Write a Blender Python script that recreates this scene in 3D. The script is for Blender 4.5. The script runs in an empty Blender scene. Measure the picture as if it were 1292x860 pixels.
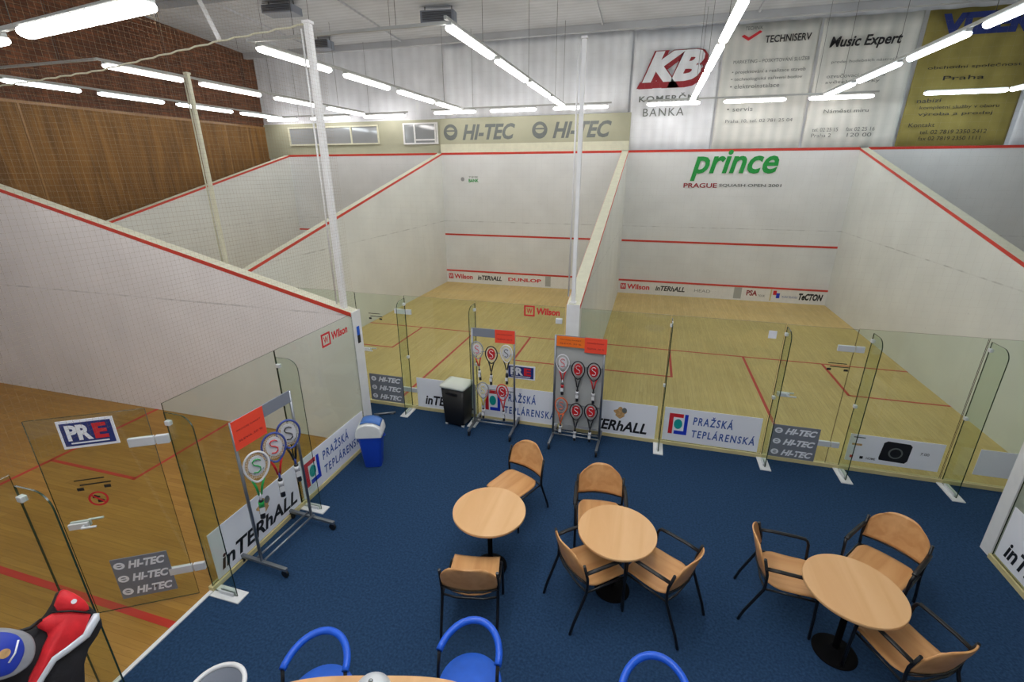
import bpy, math, random
from mathutils import Vector, Matrix, Euler
random.seed(7)
PI = math.pi
scene = bpy.context.scene
COL = scene.collection

# ------------------------------------------------------------------ materials
def lin(c):
    return tuple((x/12.92 if x <= 0.04045 else ((x+0.055)/1.055)**2.4) for x in c)
def rgb(r, g, b): return lin((r/255, g/255, b/255)) + (1,)
MATS = {}
def nodes_of(name):
    m = bpy.data.materials.new(name); m.use_nodes = True
    nt = m.node_tree; nt.nodes.clear()
    out = nt.nodes.new('ShaderNodeOutputMaterial')
    return m, nt, out
def mat(name, col, rough=.6, metal=0, noise=0, nscale=20, bump=0, spec=.5, emit=0, coat=0):
    """principled with a slight procedural variation of tone"""
    if name in MATS: return MATS[name]
    m, nt, out = nodes_of(name)
    b = nt.nodes.new('ShaderNodeBsdfPrincipled')
    b.inputs['Base Color'].default_value = col
    b.inputs['Roughness'].default_value = rough
    b.inputs['Metallic'].default_value = metal
    b.inputs['Specular IOR Level'].default_value = spec
    b.inputs['Coat Weight'].default_value = coat
    if emit:
        b.inputs['Emission Color'].default_value = col
        b.inputs['Emission Strength'].default_value = emit
    if noise or bump:
        tc = nt.nodes.new('ShaderNodeTexCoord')
        n = nt.nodes.new('ShaderNodeTexNoise'); n.inputs['Scale'].default_value = nscale
        n.inputs['Detail'].default_value = 5
        nt.links.new(tc.outputs['Object'], n.inputs['Vector'])
        if noise:
            r = nt.nodes.new('ShaderNodeMapRange')
            r.inputs['From Min'].default_value = .3; r.inputs['From Max'].default_value = .7
            r.inputs['To Min'].default_value = 1-noise; r.inputs['To Max'].default_value = 1+noise
            nt.links.new(n.outputs['Fac'], r.inputs['Value'])
            mx = nt.nodes.new('ShaderNodeVectorMath'); mx.operation = 'SCALE'
            mx.inputs[0].default_value = col[:3]
            nt.links.new(r.outputs['Result'], mx.inputs['Scale'])
            nt.links.new(mx.outputs['Vector'], b.inputs['Base Color'])
        if bump:
            bp = nt.nodes.new('ShaderNodeBump'); bp.inputs['Strength'].default_value = bump
            bp.inputs['Distance'].default_value = .01
            nt.links.new(n.outputs['Fac'], bp.inputs['Height'])
            nt.links.new(bp.outputs['Normal'], b.inputs['Normal'])
    nt.links.new(b.outputs[0], out.inputs[0])
    MATS[name] = m
    return m
def glass(name, tint, refl=1.0):
    m, nt, out = nodes_of(name)
    t = nt.nodes.new('ShaderNodeBsdfTransparent'); t.inputs[0].default_value = tint+(1,)
    g = nt.nodes.new('ShaderNodeBsdfGlossy'); g.inputs['Roughness'].default_value = .02
    lw = nt.nodes.new('ShaderNodeLayerWeight'); lw.inputs['Blend'].default_value = .5
    f = nt.nodes.new('ShaderNodeMath'); f.operation = 'POWER'; f.inputs[1].default_value = 4.5
    nt.links.new(lw.outputs['Facing'], f.inputs[0])
    mu = nt.nodes.new('ShaderNodeMath'); mu.operation = 'MULTIPLY_ADD'; mu.inputs[1].default_value = refl; mu.inputs[2].default_value = .025
    mx = nt.nodes.new('ShaderNodeMixShader')
    nt.links.new(f.outputs[0], mu.inputs[0]); nt.links.new(mu.outputs[0], mx.inputs[0])
    nt.links.new(t.outputs[0], mx.inputs[1]); nt.links.new(g.outputs[0], mx.inputs[2])
    nt.links.new(mx.outputs[0], out.inputs[0])
    MATS[name] = m
    return m
def planks(name, c1, c2, c3, along='y', w=.07, L=1.3, rough=.45):
    m, nt, out = nodes_of(name)
    tc = nt.nodes.new('ShaderNodeTexCoord')
    mp = nt.nodes.new('ShaderNodeMapping')
    if along == 'y': mp.inputs['Rotation'].default_value = (0, 0, PI/2)
    br = nt.nodes.new('ShaderNodeTexBrick')
    br.inputs['Scale'].default_value = 1; br.inputs['Brick Width'].default_value = L
    br.inputs['Row Height'].default_value = w; br.inputs['Mortar Size'].default_value = .0012
    br.inputs['Color1'].default_value = c1; br.inputs['Color2'].default_value = c2
    br.inputs['Mortar'].default_value = c3; br.offset = .37
    n = nt.nodes.new('ShaderNodeTexNoise'); n.inputs['Scale'].default_value = 3
    mp2 = nt.nodes.new('ShaderNodeMapping'); mp2.inputs['Scale'].default_value = (1, 14, 1)
    n2 = nt.nodes.new('ShaderNodeTexNoise'); n2.inputs['Scale'].default_value = .8; n2.inputs['Detail'].default_value = 3
    a = nt.nodes.new('ShaderNodeMath'); a.operation = 'ADD'
    r = nt.nodes.new('ShaderNodeMapRange'); r.inputs['From Min'].default_value = .7; r.inputs['From Max'].default_value = 1.3
    r.inputs['To Min'].default_value = .87; r.inputs['To Max'].default_value = 1.12
    sc = nt.nodes.new('ShaderNodeVectorMath'); sc.operation = 'SCALE'
    b = nt.nodes.new('ShaderNodeBsdfPrincipled'); b.inputs['Roughness'].default_value = rough
    b.inputs['Specular IOR Level'].default_value = .3
    l = nt.links.new
    l(tc.outputs['Object'], mp.inputs['Vector']); l(mp.outputs[0], br.inputs['Vector'])
    l(mp.outputs[0], mp2.inputs['Vector']); l(mp2.outputs[0], n.inputs['Vector']); l(tc.outputs['Object'], n2.inputs['Vector'])
    l(n.outputs['Fac'], a.inputs[0]); l(n2.outputs['Fac'], a.inputs[1]); l(a.outputs[0], r.inputs['Value'])
    l(br.outputs['Color'], sc.inputs[0]); l(r.outputs[0], sc.inputs['Scale'])
    l(sc.outputs[0], b.inputs['Base Color']); l(b.outputs[0], out.inputs[0])
    MATS[name] = m
    return m
def court_paint(name, col, seam=2.28):
    """painted plaster with ball marks and a faint dotted joint line at one height"""
    m, nt, out = nodes_of(name)
    l = nt.links.new
    tc = nt.nodes.new('ShaderNodeTexCoord'); sx = nt.nodes.new('ShaderNodeSeparateXYZ'); l(tc.outputs['Object'], sx.inputs[0])
    n = nt.nodes.new('ShaderNodeTexNoise'); n.inputs['Scale'].default_value = 1.2; n.inputs['Detail'].default_value = 6
    l(tc.outputs['Object'], n.inputs['Vector'])
    r = nt.nodes.new('ShaderNodeMapRange'); r.inputs['From Min'].default_value = .3; r.inputs['From Max'].default_value = .7
    r.inputs['To Min'].default_value = .94; r.inputs['To Max'].default_value = 1.04; l(n.outputs['Fac'], r.inputs['Value'])
    # joint
    d = nt.nodes.new('ShaderNodeMath'); d.operation = 'SUBTRACT'; d.inputs[1].default_value = seam; l(sx.outputs['Z'], d.inputs[0])
    ab = nt.nodes.new('ShaderNodeMath'); ab.operation = 'ABSOLUTE'; l(d.outputs[0], ab.inputs[0])
    lt = nt.nodes.new('ShaderNodeMath'); lt.operation = 'LESS_THAN'; lt.inputs[1].default_value = .012; l(ab.outputs[0], lt.inputs[0])
    n3 = nt.nodes.new('ShaderNodeTexNoise'); n3.inputs['Scale'].default_value = 3.5; l(tc.outputs['Object'], n3.inputs['Vector'])
    r3 = nt.nodes.new('ShaderNodeMapRange'); r3.inputs['From Min'].default_value = .45; r3.inputs['From Max'].default_value = .65
    r3.inputs['To Min'].default_value = .05; r3.inputs['To Max'].default_value = .30; l(n3.outputs['Fac'], r3.inputs['Value'])
    mm = nt.nodes.new('ShaderNodeMath'); mm.operation = 'MULTIPLY'; l(lt.outputs[0], mm.inputs[0]); l(r3.outputs[0], mm.inputs[1])
    # ball marks
    v = nt.nodes.new('ShaderNodeTexVoronoi'); v.inputs['Scale'].default_value = 2.2; l(tc.outputs['Object'], v.inputs['Vector'])
    lt2 = nt.nodes.new('ShaderNodeMath'); lt2.operation = 'LESS_THAN'; lt2.inputs[1].default_value = .035; l(v.outputs['Distance'], lt2.inputs[0])
    m2 = nt.nodes.new('ShaderNodeMath'); m2.operation = 'MULTIPLY'; m2.inputs[1].default_value = .12; l(lt2.outputs[0], m2.inputs[0])
    ad = nt.nodes.new('ShaderNodeMath'); ad.operation = 'ADD'; l(mm.outputs[0], ad.inputs[0]); l(m2.outputs[0], ad.inputs[1])
    su = nt.nodes.new('ShaderNodeMath'); su.operation = 'SUBTRACT'; l(r.outputs[0], su.inputs[0]); l(ad.outputs[0], su.inputs[1])
    sc = nt.nodes.new('ShaderNodeVectorMath'); sc.operation = 'SCALE'; sc.inputs[0].default_value = col[:3]; l(su.outputs[0], sc.inputs['Scale'])
    b = nt.nodes.new('ShaderNodeBsdfPrincipled'); b.inputs['Roughness'].default_value = .5; b.inputs['Specular IOR Level'].default_value = .25
    l(sc.outputs[0], b.inputs['Base Color']); l(b.outputs[0], out.inputs[0])
    MATS[name] = m
    return m
def stripes(name, c1, c2, axis='x', pitch=.12, rough=.7, metal=0, soft=.5):
    m, nt, out = nodes_of(name); l = nt.links.new
    tc = nt.nodes.new('ShaderNodeTexCoord')
    w = nt.nodes.new('ShaderNodeTexWave'); w.wave_type = 'BANDS'; w.bands_direction = axis.upper()
    w.inputs['Scale'].default_value = 1/(pitch*3.18); w.inputs['Distortion'].default_value = soft; w.inputs['Detail'].default_value = 2
    w.inputs['Detail Scale'].default_value = .4
    mx = nt.nodes.new('ShaderNodeMix'); mx.data_type = 'RGBA'; mx.inputs[6].default_value = c1; mx.inputs[7].default_value = c2
    n = nt.nodes.new('ShaderNodeTexNoise'); n.inputs['Scale'].default_value = .9; n.inputs['Detail'].default_value = 4
    r = nt.nodes.new('ShaderNodeMapRange'); r.inputs['From Min'].default_value = .3; r.inputs['From Max'].default_value = .7
    r.inputs['To Min'].default_value = .88; r.inputs['To Max'].default_value = 1.08
    sc = nt.nodes.new('ShaderNodeVectorMath'); sc.operation = 'SCALE'
    b = nt.nodes.new('ShaderNodeBsdfPrincipled'); b.inputs['Roughness'].default_value = rough; b.inputs['Metallic'].default_value = metal
    l(tc.outputs['Object'], w.inputs['Vector']); l(tc.outputs['Object'], n.inputs['Vector']); l(w.outputs['Fac'], mx.inputs[0])
    l(n.outputs['Fac'], r.inputs['Value']); l(mx.outputs[2], sc.inputs[0]); l(r.outputs[0], sc.inputs['Scale'])
    bp = nt.nodes.new('ShaderNodeBump'); bp.inputs['Strength'].default_value = .3; bp.inputs['Distance'].default_value = .02
    l(w.outputs['Fac'], bp.inputs['Height']); l(bp.outputs[0], b.inputs['Normal'])
    l(sc.outputs[0], b.inputs['Base Color']); l(b.outputs[0], out.inputs[0]); MATS[name] = m
    return m
def bricks(name):
    m, nt, out = nodes_of(name); l = nt.links.new
    tc = nt.nodes.new('ShaderNodeTexCoord')
    sx = nt.nodes.new('ShaderNodeSeparateXYZ'); cx = nt.nodes.new('ShaderNodeCombineXYZ')
    l(tc.outputs['Object'], sx.inputs[0]); l(sx.outputs['Y'], cx.inputs['X']); l(sx.outputs['Z'], cx.inputs['Y'])
    br = nt.nodes.new('ShaderNodeTexBrick'); br.inputs['Scale'].default_value = 1
    br.inputs['Brick Width'].default_value = .26; br.inputs['Row Height'].default_value = .085; br.inputs['Mortar Size'].default_value = .008
    br.inputs['Color1'].default_value = rgb(118, 70, 42); br.inputs['Color2'].default_value = rgb(88, 52, 32); br.inputs['Mortar'].default_value = rgb(84, 60, 44)
    l(cx.outputs[0], br.inputs['Vector'])
    n = nt.nodes.new('ShaderNodeTexNoise'); n.inputs['Scale'].default_value = 1.0; n.inputs['Detail'].default_value = 8
    mp = nt.nodes.new('ShaderNodeMapping'); mp.inputs['Scale'].default_value = (1, 3.5, .7)
    l(tc.outputs['Object'], mp.inputs[0]); l(mp.outputs[0], n.inputs['Vector'])
    r = nt.nodes.new('ShaderNodeMapRange'); r.inputs['From Min'].default_value = .3; r.inputs['From Max'].default_value = .7
    r.inputs['To Min'].default_value = .65; r.inputs['To Max'].default_value = 1.25; l(n.outputs['Fac'], r.inputs['Value'])
    sc = nt.nodes.new('ShaderNodeVectorMath'); sc.operation = 'SCALE'; l(br.outputs['Color'], sc.inputs[0]); l(r.outputs[0], sc.inputs['Scale'])
    b = nt.nodes.new('ShaderNodeBsdfPrincipled'); b.inputs['Roughness'].default_value = .85
    bp = nt.nodes.new('ShaderNodeBump'); bp.inputs['Strength'].default_value = .5; bp.inputs['Distance'].default_value = .01
    l(br.outputs['Fac'], bp.inputs['Height']); bp.invert = True; l(bp.outputs[0], b.inputs['Normal'])
    l(sc.outputs[0], b.inputs['Base Color']); l(b.outputs[0], out.inputs[0]); MATS[name] = m
    return m
def woodgrain(name, c1, c2, axis=1, rough=.35, scale=9):
    m, nt, out = nodes_of(name); l = nt.links.new
    tc = nt.nodes.new('ShaderNodeTexCoord'); mp = nt.nodes.new('ShaderNodeMapping')
    s = [1, 1, 1]; s[axis] = .12; mp.inputs['Scale'].default_value = s
    n = nt.nodes.new('ShaderNodeTexNoise'); n.inputs['Scale'].default_value = scale; n.inputs['Detail'].default_value = 5; n.inputs['Distortion'].default_value = .6
    mx = nt.nodes.new('ShaderNodeMix'); mx.data_type = 'RGBA'; mx.inputs[6].default_value = c1; mx.inputs[7].default_value = c2
    r = nt.nodes.new('ShaderNodeMapRange'); r.inputs['From Min'].default_value = .35; r.inputs['From Max'].default_value = .65
    b = nt.nodes.new('ShaderNodeBsdfPrincipled'); b.inputs['Roughness'].default_value = rough; b.inputs['Specular IOR Level'].default_value = .35
    l(tc.outputs['Object'], mp.inputs[0]); l(mp.outputs[0], n.inputs['Vector']); l(n.outputs['Fac'], r.inputs['Value']); l(r.outputs[0], mx.inputs[0])
    l(mx.outputs[2], b.inputs['Base Color']); l(b.outputs[0], out.inputs[0]); MATS[name] = m
    return m

M_wall = court_paint('court_wall_paint', rgb(220, 223, 219))
M_wallC = court_paint('court_wall_paint_side', rgb(240, 236, 236), seam=2.1)
M_front = court_paint('front_wall_paint', rgb(226, 228, 228))
M_cap = mat('wall_cap_cream', rgb(216, 215, 192), .5, noise=.05, nscale=8)
M_white = mat('white_paint', rgb(236, 236, 236), .4, noise=.03, nscale=10)
M_ivory = mat('ivory_board', rgb(174, 174, 150), .6, noise=.05, nscale=2)
M_hall = stripes('hall_wall_sheeting', rgb(242, 245, 250), rgb(236, 239, 244), 'x', .35, soft=1.5)
M_ceil = stripes('ceiling_sheeting', rgb(194, 197, 202), rgb(184, 187, 192), 'y', .2, soft=1)
M_dark = mat('dark_metal', rgb(60, 58, 56), .6, noise=.1)
M_brick = bricks('brown_brick')
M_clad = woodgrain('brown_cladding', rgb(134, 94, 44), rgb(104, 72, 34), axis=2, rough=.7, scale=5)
M_floorA = planks('court_floor_boards', rgb(208, 184, 122), rgb(200, 174, 112), rgb(170, 144, 88))
M_floorC = planks('court_floor_boards_side', rgb(172, 128, 58), rgb(160, 116, 50), rgb(130, 92, 38), along='x')
M_red = mat('court_line_red', rgb(190, 52, 36), .5, noise=.06, nscale=6)
M_redw = mat('wall_line_red', rgb(206, 58, 44), .5, noise=.08, nscale=2)
M_carpet = mat('blue_carpet', rgb(42, 67, 98), .95, noise=.28, nscale=45, bump=.6, spec=.1)
M_kick = mat('pale_wood_kick_strip', rgb(214, 200, 148), .5, noise=.06, nscale=6)
M_glass = glass('court_glass', (.915, .955, .91), .5)
M_glassedge = mat('glass_edge_green', rgb(38, 58, 44), .15, spec=.8)
M_chrome = mat('chrome', rgb(200, 202, 206), .18, metal=1)
M_alu = mat('grey_metal_tube', rgb(150, 154, 160), .35, metal=.8)
M_steelp = mat('bright_fitting', rgb(225, 228, 232), .35, metal=.2)
M_base = mat('black_table_base', rgb(15, 15, 17), .9, spec=.1)
M_black = mat('black_tube', rgb(22, 23, 26), .35, noise=.1)
M_blackp = mat('black_plastic', rgb(20, 20, 22), .45, noise=.1)
M_beech = woodgrain('beech_plywood', rgb(226, 172, 116), rgb(208, 150, 94))
M_beechd = woodgrain('cladding_strip_wood', rgb(150, 110, 62), rgb(136, 98, 54))
M_table = woodgrain('beech_table_top', rgb(232, 186, 134), rgb(222, 172, 118), axis=1, scale=6)
M_blue = mat('blue_plastic', rgb(28, 96, 222), .35, noise=.04)
M_bluefab = mat('blue_seat', rgb(34, 100, 214), .6, noise=.05)
M_binblue = mat('bin_blue', rgb(34, 78, 205), .4, noise=.03)
M_lidblue = mat('bin_flap_blue', rgb(62, 112, 190), .4)
M_lid = mat('bin_lid_grey', rgb(214, 218, 208), .4)
M_orange = mat('orange_red_paper', rgb(250, 78, 52), .6)
M_orange2 = mat('orange_paper', rgb(250, 120, 30), .6)
M_greyp = mat('grey_panel', rgb(132, 138, 150), .5)
M_greyback = mat('pale_grey_panel', rgb(176, 178, 176), .5)
M_board = mat('white_board', rgb(246, 248, 255), .45)
M_hitec = mat('grey_board', rgb(128, 132, 142), .5)
M_ink = mat('black_ink', rgb(24, 24, 30), .5)
M_inkblue = mat('blue_ink', rgb(56, 92, 170), .5)
M_navy = mat('navy_print', rgb(34, 52, 122), .5)
M_logored = mat('red_print', rgb(214, 40, 52), .5)
M_logoteal = mat('teal_print', rgb(20, 165, 160), .5)
M_logoblue = mat('blue_print', rgb(28, 60, 200), .5)
M_green = mat('green_print', rgb(22, 150, 62), .5)
M_maroon = mat('maroon_print', rgb(150, 36, 46), .6)
M_greyink = mat('grey_print', rgb(108, 114, 112), .6)
M_faintink = mat('faded_grey_print', rgb(150, 152, 154), .6)
M_tan = mat('tan_print', rgb(206, 164, 110), .6, noise=.25, nscale=30)
M_olive = mat('olive_banner_cloth', rgb(148, 136, 72), .8, noise=.1, nscale=3)
M_cloth = stripes('white_banner_cloth', rgb(242, 245, 250), rgb(234, 237, 242), 'x', .3, soft=2)
M_cloth2 = stripes('cream_banner_cloth', rgb(228, 228, 222), rgb(214, 216, 210), 'x', .3, soft=2)
M_grip = mat('grip_tape', rgb(226, 228, 230), .6)
M_string = mat('racket_string', rgb(235, 232, 228), .5)
M_net = mat('net_cord', rgb(140, 120, 90), .8)
M_netw = mat('net_cord_pale', rgb(176, 174, 166), .8)
M_bagred = mat('red_bag_fabric', rgb(232, 40, 50), .6, noise=.12, nscale=14, bump=.5)
M_bagblack = mat('black_bag_fabric', rgb(26, 26, 32), .75, noise=.15, nscale=14, bump=.5)
M_silver = mat('silver_piping', rgb(214, 220, 228), .35, metal=.2)
M_bagblue = mat('blue_bag_fabric', rgb(36, 62, 180), .5, noise=.08, nscale=14, bump=.3)
M_baggrey = mat('grey_bag_fabric', rgb(150, 152, 158), .6, noise=.05, nscale=30)
M_winglass = mat('window_pane_grey', rgb(150, 154, 156), .08, spec=1)
def lamp_mat(name, col, s):
    m, nt, out = nodes_of(name)
    e = nt.nodes.new('ShaderNodeEmission'); e.inputs[0].default_value = col; e.inputs[1].default_value = s
    nt.links.new(e.outputs[0], out.inputs[0]); MATS[name] = m; return m
LAMP = 17.0
M_lampw = lamp_mat('lamp_diffuser_warm', (1, .985, .95, 1), LAMP)
M_lampc = lamp_mat('lamp_diffuser_cool', (.86, .95, 1, 1), LAMP*.85)
M_lampr = lamp_mat('lamp_diffuser_rose', (1, .95, .93, 1), LAMP*.95)

M_loungefill = lamp_mat('lounge_fill_emitter', (.96, .98, 1, 1), LAMP*2.3)  # emission for the added, unseen lounge fill lights
# ------------------------------------------------------------------ mesh builder
class MB:
    def __init__(s): s.v = []; s.f = []; s.sm = []; s.mi = []
    def add(s, vs, fs, smooth=False, mi=0):
        o = len(s.v); s.v += [tuple(v) for v in vs]
        for k, f in enumerate(fs):
            s.f.append([o+i for i in f]); s.sm.append(smooth if not isinstance(smooth, list) else smooth[k])
            s.mi.append(mi if not isinstance(mi, list) else mi[k])
        return s
    def box(s, c, d, rot=None, mi=0):
        x, y, z = d[0]/2, d[1]/2, d[2]/2
        vs = [Vector(p) for p in ((-x,-y,-z),(x,-y,-z),(x,y,-z),(-x,y,-z),(-x,-y,z),(x,-y,z),(x,y,z),(-x,y,z))]
        if rot is not None:
            R = rot if isinstance(rot, Matrix) else Euler(rot).to_matrix()
            vs = [R @ v for v in vs]
        vs = [v+Vector(c) for v in vs]
        return s.add(vs, [(0,3,2,1),(4,5,6,7),(0,1,5,4),(1,2,6,5),(2,3,7,6),(3,0,4,7)], False, mi)
    def bb(s, a, b, mi=0):
        return s.box([(a[i]+b[i])/2 for i in range(3)], [abs(b[i]-a[i]) for i in range(3)], None, mi)
    def rbox(s, c, d, r, seg=4, axis=2, mi=0):
        """box with rounded vertical edges"""
        x, y = d[0]/2, d[1]/2; r = min(r, x*.999, y*.999)
        pts = []
        for cx, cy, a0 in ((x-r,y-r,0),(-x+r,y-r,PI/2),(-x+r,-y+r,PI),(x-r,-y+r,1.5*PI)):
            for k in range(seg+1):
                a = a0+PI/2*k/seg; pts.append((c[0]+cx+r*math.cos(a), c[1]+cy+r*math.sin(a)))
        return s.prism(pts, c[2]-d[2]/2, c[2]+d[2]/2, mi=mi)
    def prism(s, pts, z0, z1, mi=0, smooth=False, M=None):
        n = len(pts)
        vs = [Vector((p[0],p[1],z0)) for p in pts]+[Vector((p[0],p[1],z1)) for p in pts]
        if M is not None: vs = [M @ v for v in vs]
        fs = [list(range(n))[::-1], list(range(n,2*n))]+[(i,(i+1)%n,n+(i+1)%n,n+i) for i in range(n)]
        return s.add(vs, fs, [False,False]+[smooth]*n, mi)
    def tube(s, path, r, n=10, closed=False, cap=True, mi=0, flat=None):
        path = [Vector(p) for p in path]; m = len(path)
        rs = r if isinstance(r, (list, tuple)) else [r]*m
        rings = []; prev = None
        for i in range(m):
            if closed: t = path[(i+1)%m]-path[i-1]
            else: t = path[min(i+1,m-1)]-path[max(i-1,0)]
            t.normalize()
            if prev is None:
                u = Vector((0,0,1)) if abs(t.z) < .9 else Vector((1,0,0))
                u = (u-t*u.dot(t)).normalized()
            else:
                u = (prev-t*prev.dot(t))
                u = u.normalized() if u.length > 1e-6 else prev
            prev = u; w = t.cross(u)
            fl = flat or 1
            rings.append([path[i]+(u*math.cos(2*PI*k/n)*fl+w*math.sin(2*PI*k/n))*rs[i] for k in range(n)])
        vs = [v for rg in rings for v in rg]; fs = []
        for i in range(m if closed else m-1):
            a = i*n; b = ((i+1)%m)*n
            for k in range(n): fs.append((a+k, a+(k+1)%n, b+(k+1)%n, b+k))
        sm = [True]*len(fs)
        if cap and not closed:
            fs.append(list(range(n))[::-1]); fs.append(list(range((m-1)*n, m*n))); sm += [False,False]
        return s.add(vs, fs, sm, mi)
    def lathe(s, prof, n=32, c=(0,0,0), mi=0, cap=True):
        vs = []; m = len(prof)
        for r, z in prof:
            for k in range(n): vs.append((c[0]+r*math.cos(2*PI*k/n), c[1]+r*math.sin(2*PI*k/n), c[2]+z))
        fs = []; sm = []
        for i in range(m-1):
            for k in range(n): fs.append((i*n+k, i*n+(k+1)%n, (i+1)*n+(k+1)%n, (i+1)*n+k)); sm.append(True)
        if cap:
            fs.append(list(range(n))[::-1]); fs.append(list(range((m-1)*n, m*n))); sm += [False,False]
        return s.add(vs, fs, sm, mi)
    def grid(s, fn, nu, nv, thick, mi=0):
        """curved sheet of given thickness; fn(u,v)->(pos); u,v in 0..1"""
        P = [[Vector(fn(i/nu, j/nv)) for j in range(nv+1)] for i in range(nu+1)]
        N = [[None]*(nv+1) for _ in range(nu+1)]
        for i in range(nu+1):
            for j in range(nv+1):
                a = P[min(i+1,nu)][j]-P[max(i-1,0)][j]; b = P[i][min(j+1,nv)]-P[i][max(j-1,0)]
                N[i][j] = a.cross(b).normalized()
        vs = [P[i][j]+N[i][j]*thick/2 for i in range(nu+1) for j in range(nv+1)]+[P[i][j]-N[i][j]*thick/2 for i in range(nu+1) for j in range(nv+1)]
        W = nv+1; K = (nu+1)*W; fs = []; sm = []
        for i in range(nu):
            for j in range(nv):
                a, b, c, d = i*W+j, (i+1)*W+j, (i+1)*W+j+1, i*W+j+1
                fs.append((a,b,c,d)); fs.append((K+a,K+d,K+c,K+b)); sm += [True,True]
        bd = [(i,0) for i in range(nu+1)]+[(nu,j) for j in range(1,nv+1)]+[(i,nv) for i in range(nu-1,-1,-1)]+[(0,j) for j in range(nv-1,0,-1)]
        for k in range(len(bd)):
            a = bd[k]; b = bd[(k+1)%len(bd)]; ia = a[0]*W+a[1]; ib = b[0]*W+b[1]
            fs.append((ia, K+ia, K+ib, ib)); sm.append(False)
        return s.add(vs, fs, sm, mi)
    def build(s, name, m, parent=None, bevel=0, **kw):
        me = bpy.data.meshes.new(name); me.from_pydata(s.v, [], s.f)
        for mm in (m if isinstance(m, (list, tuple)) else [m]): me.materials.append(mm)
        me.polygons.foreach_set('use_smooth', s.sm); me.polygons.foreach_set('material_index', s.mi); me.update()
        o = bpy.data.objects.new(name, me); COL.objects.link(o)
        if parent is not None: o.parent = parent
        if bevel:
            b = o.modifiers.new('bevel', 'BEVEL'); b.width = bevel; b.segments = 2; b.limit_method = 'ANGLE'; b.angle_limit = .6
        for k, v in kw.items(): o[k] = v
        return o

def tag(o, label, cat, group=None):
    o['label'] = label; o['category'] = cat
    if group: o['group'] = group
    return o
def thing(name, label, cat, loc=(0,0,0), rz=0, group=None, mtx=None):
    o = bpy.data.objects.new(name, None); COL.objects.link(o)
    o.empty_display_size = .1
    if mtx is not None: o.matrix_world = mtx
    else: o.location = loc; o.rotation_euler = (0,0,rz)
    return tag(o, label, cat, group)
def struct(o, label=None):
    o['kind'] = 'structure'
    if label: o['label'] = label
    return o
def copy_tree(o, parent=None):
    c = o.copy(); COL.objects.link(c)
    if parent is not None: c.parent = parent
    for ch in list(o.children): copy_tree(ch, c)
    return c

def plane_mtx(origin, right, up=(0,0,1)):
    r = Vector(right).normalized(); u = Vector(up).normalized(); n = r.cross(u)
    return Matrix(((r.x,u.x,n.x,origin[0]),(r.y,u.y,n.y,origin[1]),(r.z,u.z,n.z,origin[2]),(0,0,0,1)))
def text(name, s, x0, x1, y0, y1, m, parent, shear=0, bold=0, z=.006, ext=.0015, label=None, wspace=1, flip=False):
    """lettering fitted to a rectangle in the sign's own plane"""
    cu = bpy.data.curves.new(name, 'FONT'); cu.body = s; cu.size = 1; cu.shear = shear; cu.offset = bold
    cu.extrude = .0; cu.resolution_u = 3; cu.space_character = wspace
    t = bpy.data.objects.new(name, cu); COL.objects.link(t)
    dg = bpy.context.evaluated_depsgraph_get(); dg.update()
    me = bpy.data.meshes.new_from_object(t.evaluated_get(dg))
    bpy.data.objects.remove(t); bpy.data.curves.remove(cu)
    xs = [v.co.x for v in me.vertices]; ys = [v.co.y for v in me.vertices]
    ax, bx, ay, by = min(xs), max(xs), min(ys), max(ys)
    for v in me.vertices:
        v.co = Vector((x0+(v.co.x-ax)/(bx-ax)*(x1-x0), y0+(v.co.y-ay)/(by-ay)*(y1-y0), z))
    me.name = name; me.materials.clear(); me.materials.append(m)
    o = bpy.data.objects.new(name, me); COL.objects.link(o); o.parent = parent
    if label: o['label'] = label
    return o
def disc_pts(cx, cy, r, n=24, ry=None): return [(cx+r*math.cos(2*PI*k/n), cy+(ry or r)*math.sin(2*PI*k/n)) for k in range(n)]
def rect(x0, y0, x1, y1): return [(x0,y0),(x1,y0),(x1,y1),(x0,y1)]

# ------------------------------------------------------------------ key dimensions (metres)
YF = 9.75          # front walls of the forward courts
XB0, XB1 = -6.45, -.2   # middle court
XA0, XA1 = 0.0, 6.4     # right court
XD0 = -12.9; XD1 = -6.62
XC = -3.05         # glass of the left-hand side court
YC = -1.3          # its side wall
XE = 4.83          # glass of the right-hand side court
TOP, BACK = 4.6, 2.13
HALLY = 9.95; XBR = -14.0

# ------------------------------------------------------------------ floors
def slab(name, x0, y0, x1, y1, m, z=0, t=.1, **kw):
    return struct(MB().bb((x0,y0,z-t), (x1,y1,z)).build(name, m), kw.get('label'))
fl = slab('floor', XC, -9.5, XE, 0, M_carpet, label='dark blue carpet of the lounge')
fl2 = struct(MB().bb((-12.75,YC+.2,-.1),(XC,0,0)).build('floor_passage', M_carpet), 'dark blue carpet in the passage behind the side wall')
fl3 = slab('floor_passage_right', XE, YC-.1, 13.2, 0, M_carpet, label='dark blue carpet between the right wall end and the glass')
fA = slab('floor_right_court', XA0-.1, 0, 13.2, 10.1, M_floorA, label='wooden floor of the right court')
fB = slab('floor_middle_court', XBR, 0, XA0-.1, 10.1, M_floorA, label='wooden floor of the middle court')
fC = slab('floor_left_court', -13.2, -9.5, XC, YC+.2, M_floorC, label='wooden floor of the left side court')
fE = slab('floor_far_right_court', XE, -9.5, 13.2, YC-.1, M_floorC, label='wooden floor of the court at the right edge')
def line(par, x0, y0, x1, y1, name='court_line', w=.05):
    if abs(x1-x0) > abs(y1-y0): a, b = (min(x0,x1), y0-w/2, 0), (max(x0,x1), y0+w/2, .002)
    else: a, b = (x0-w/2, min(y0,y1), 0), (x0+w/2, max(y0,y1), .002)
    return MB().bb(a, b).build(name, M_red, par)
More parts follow.
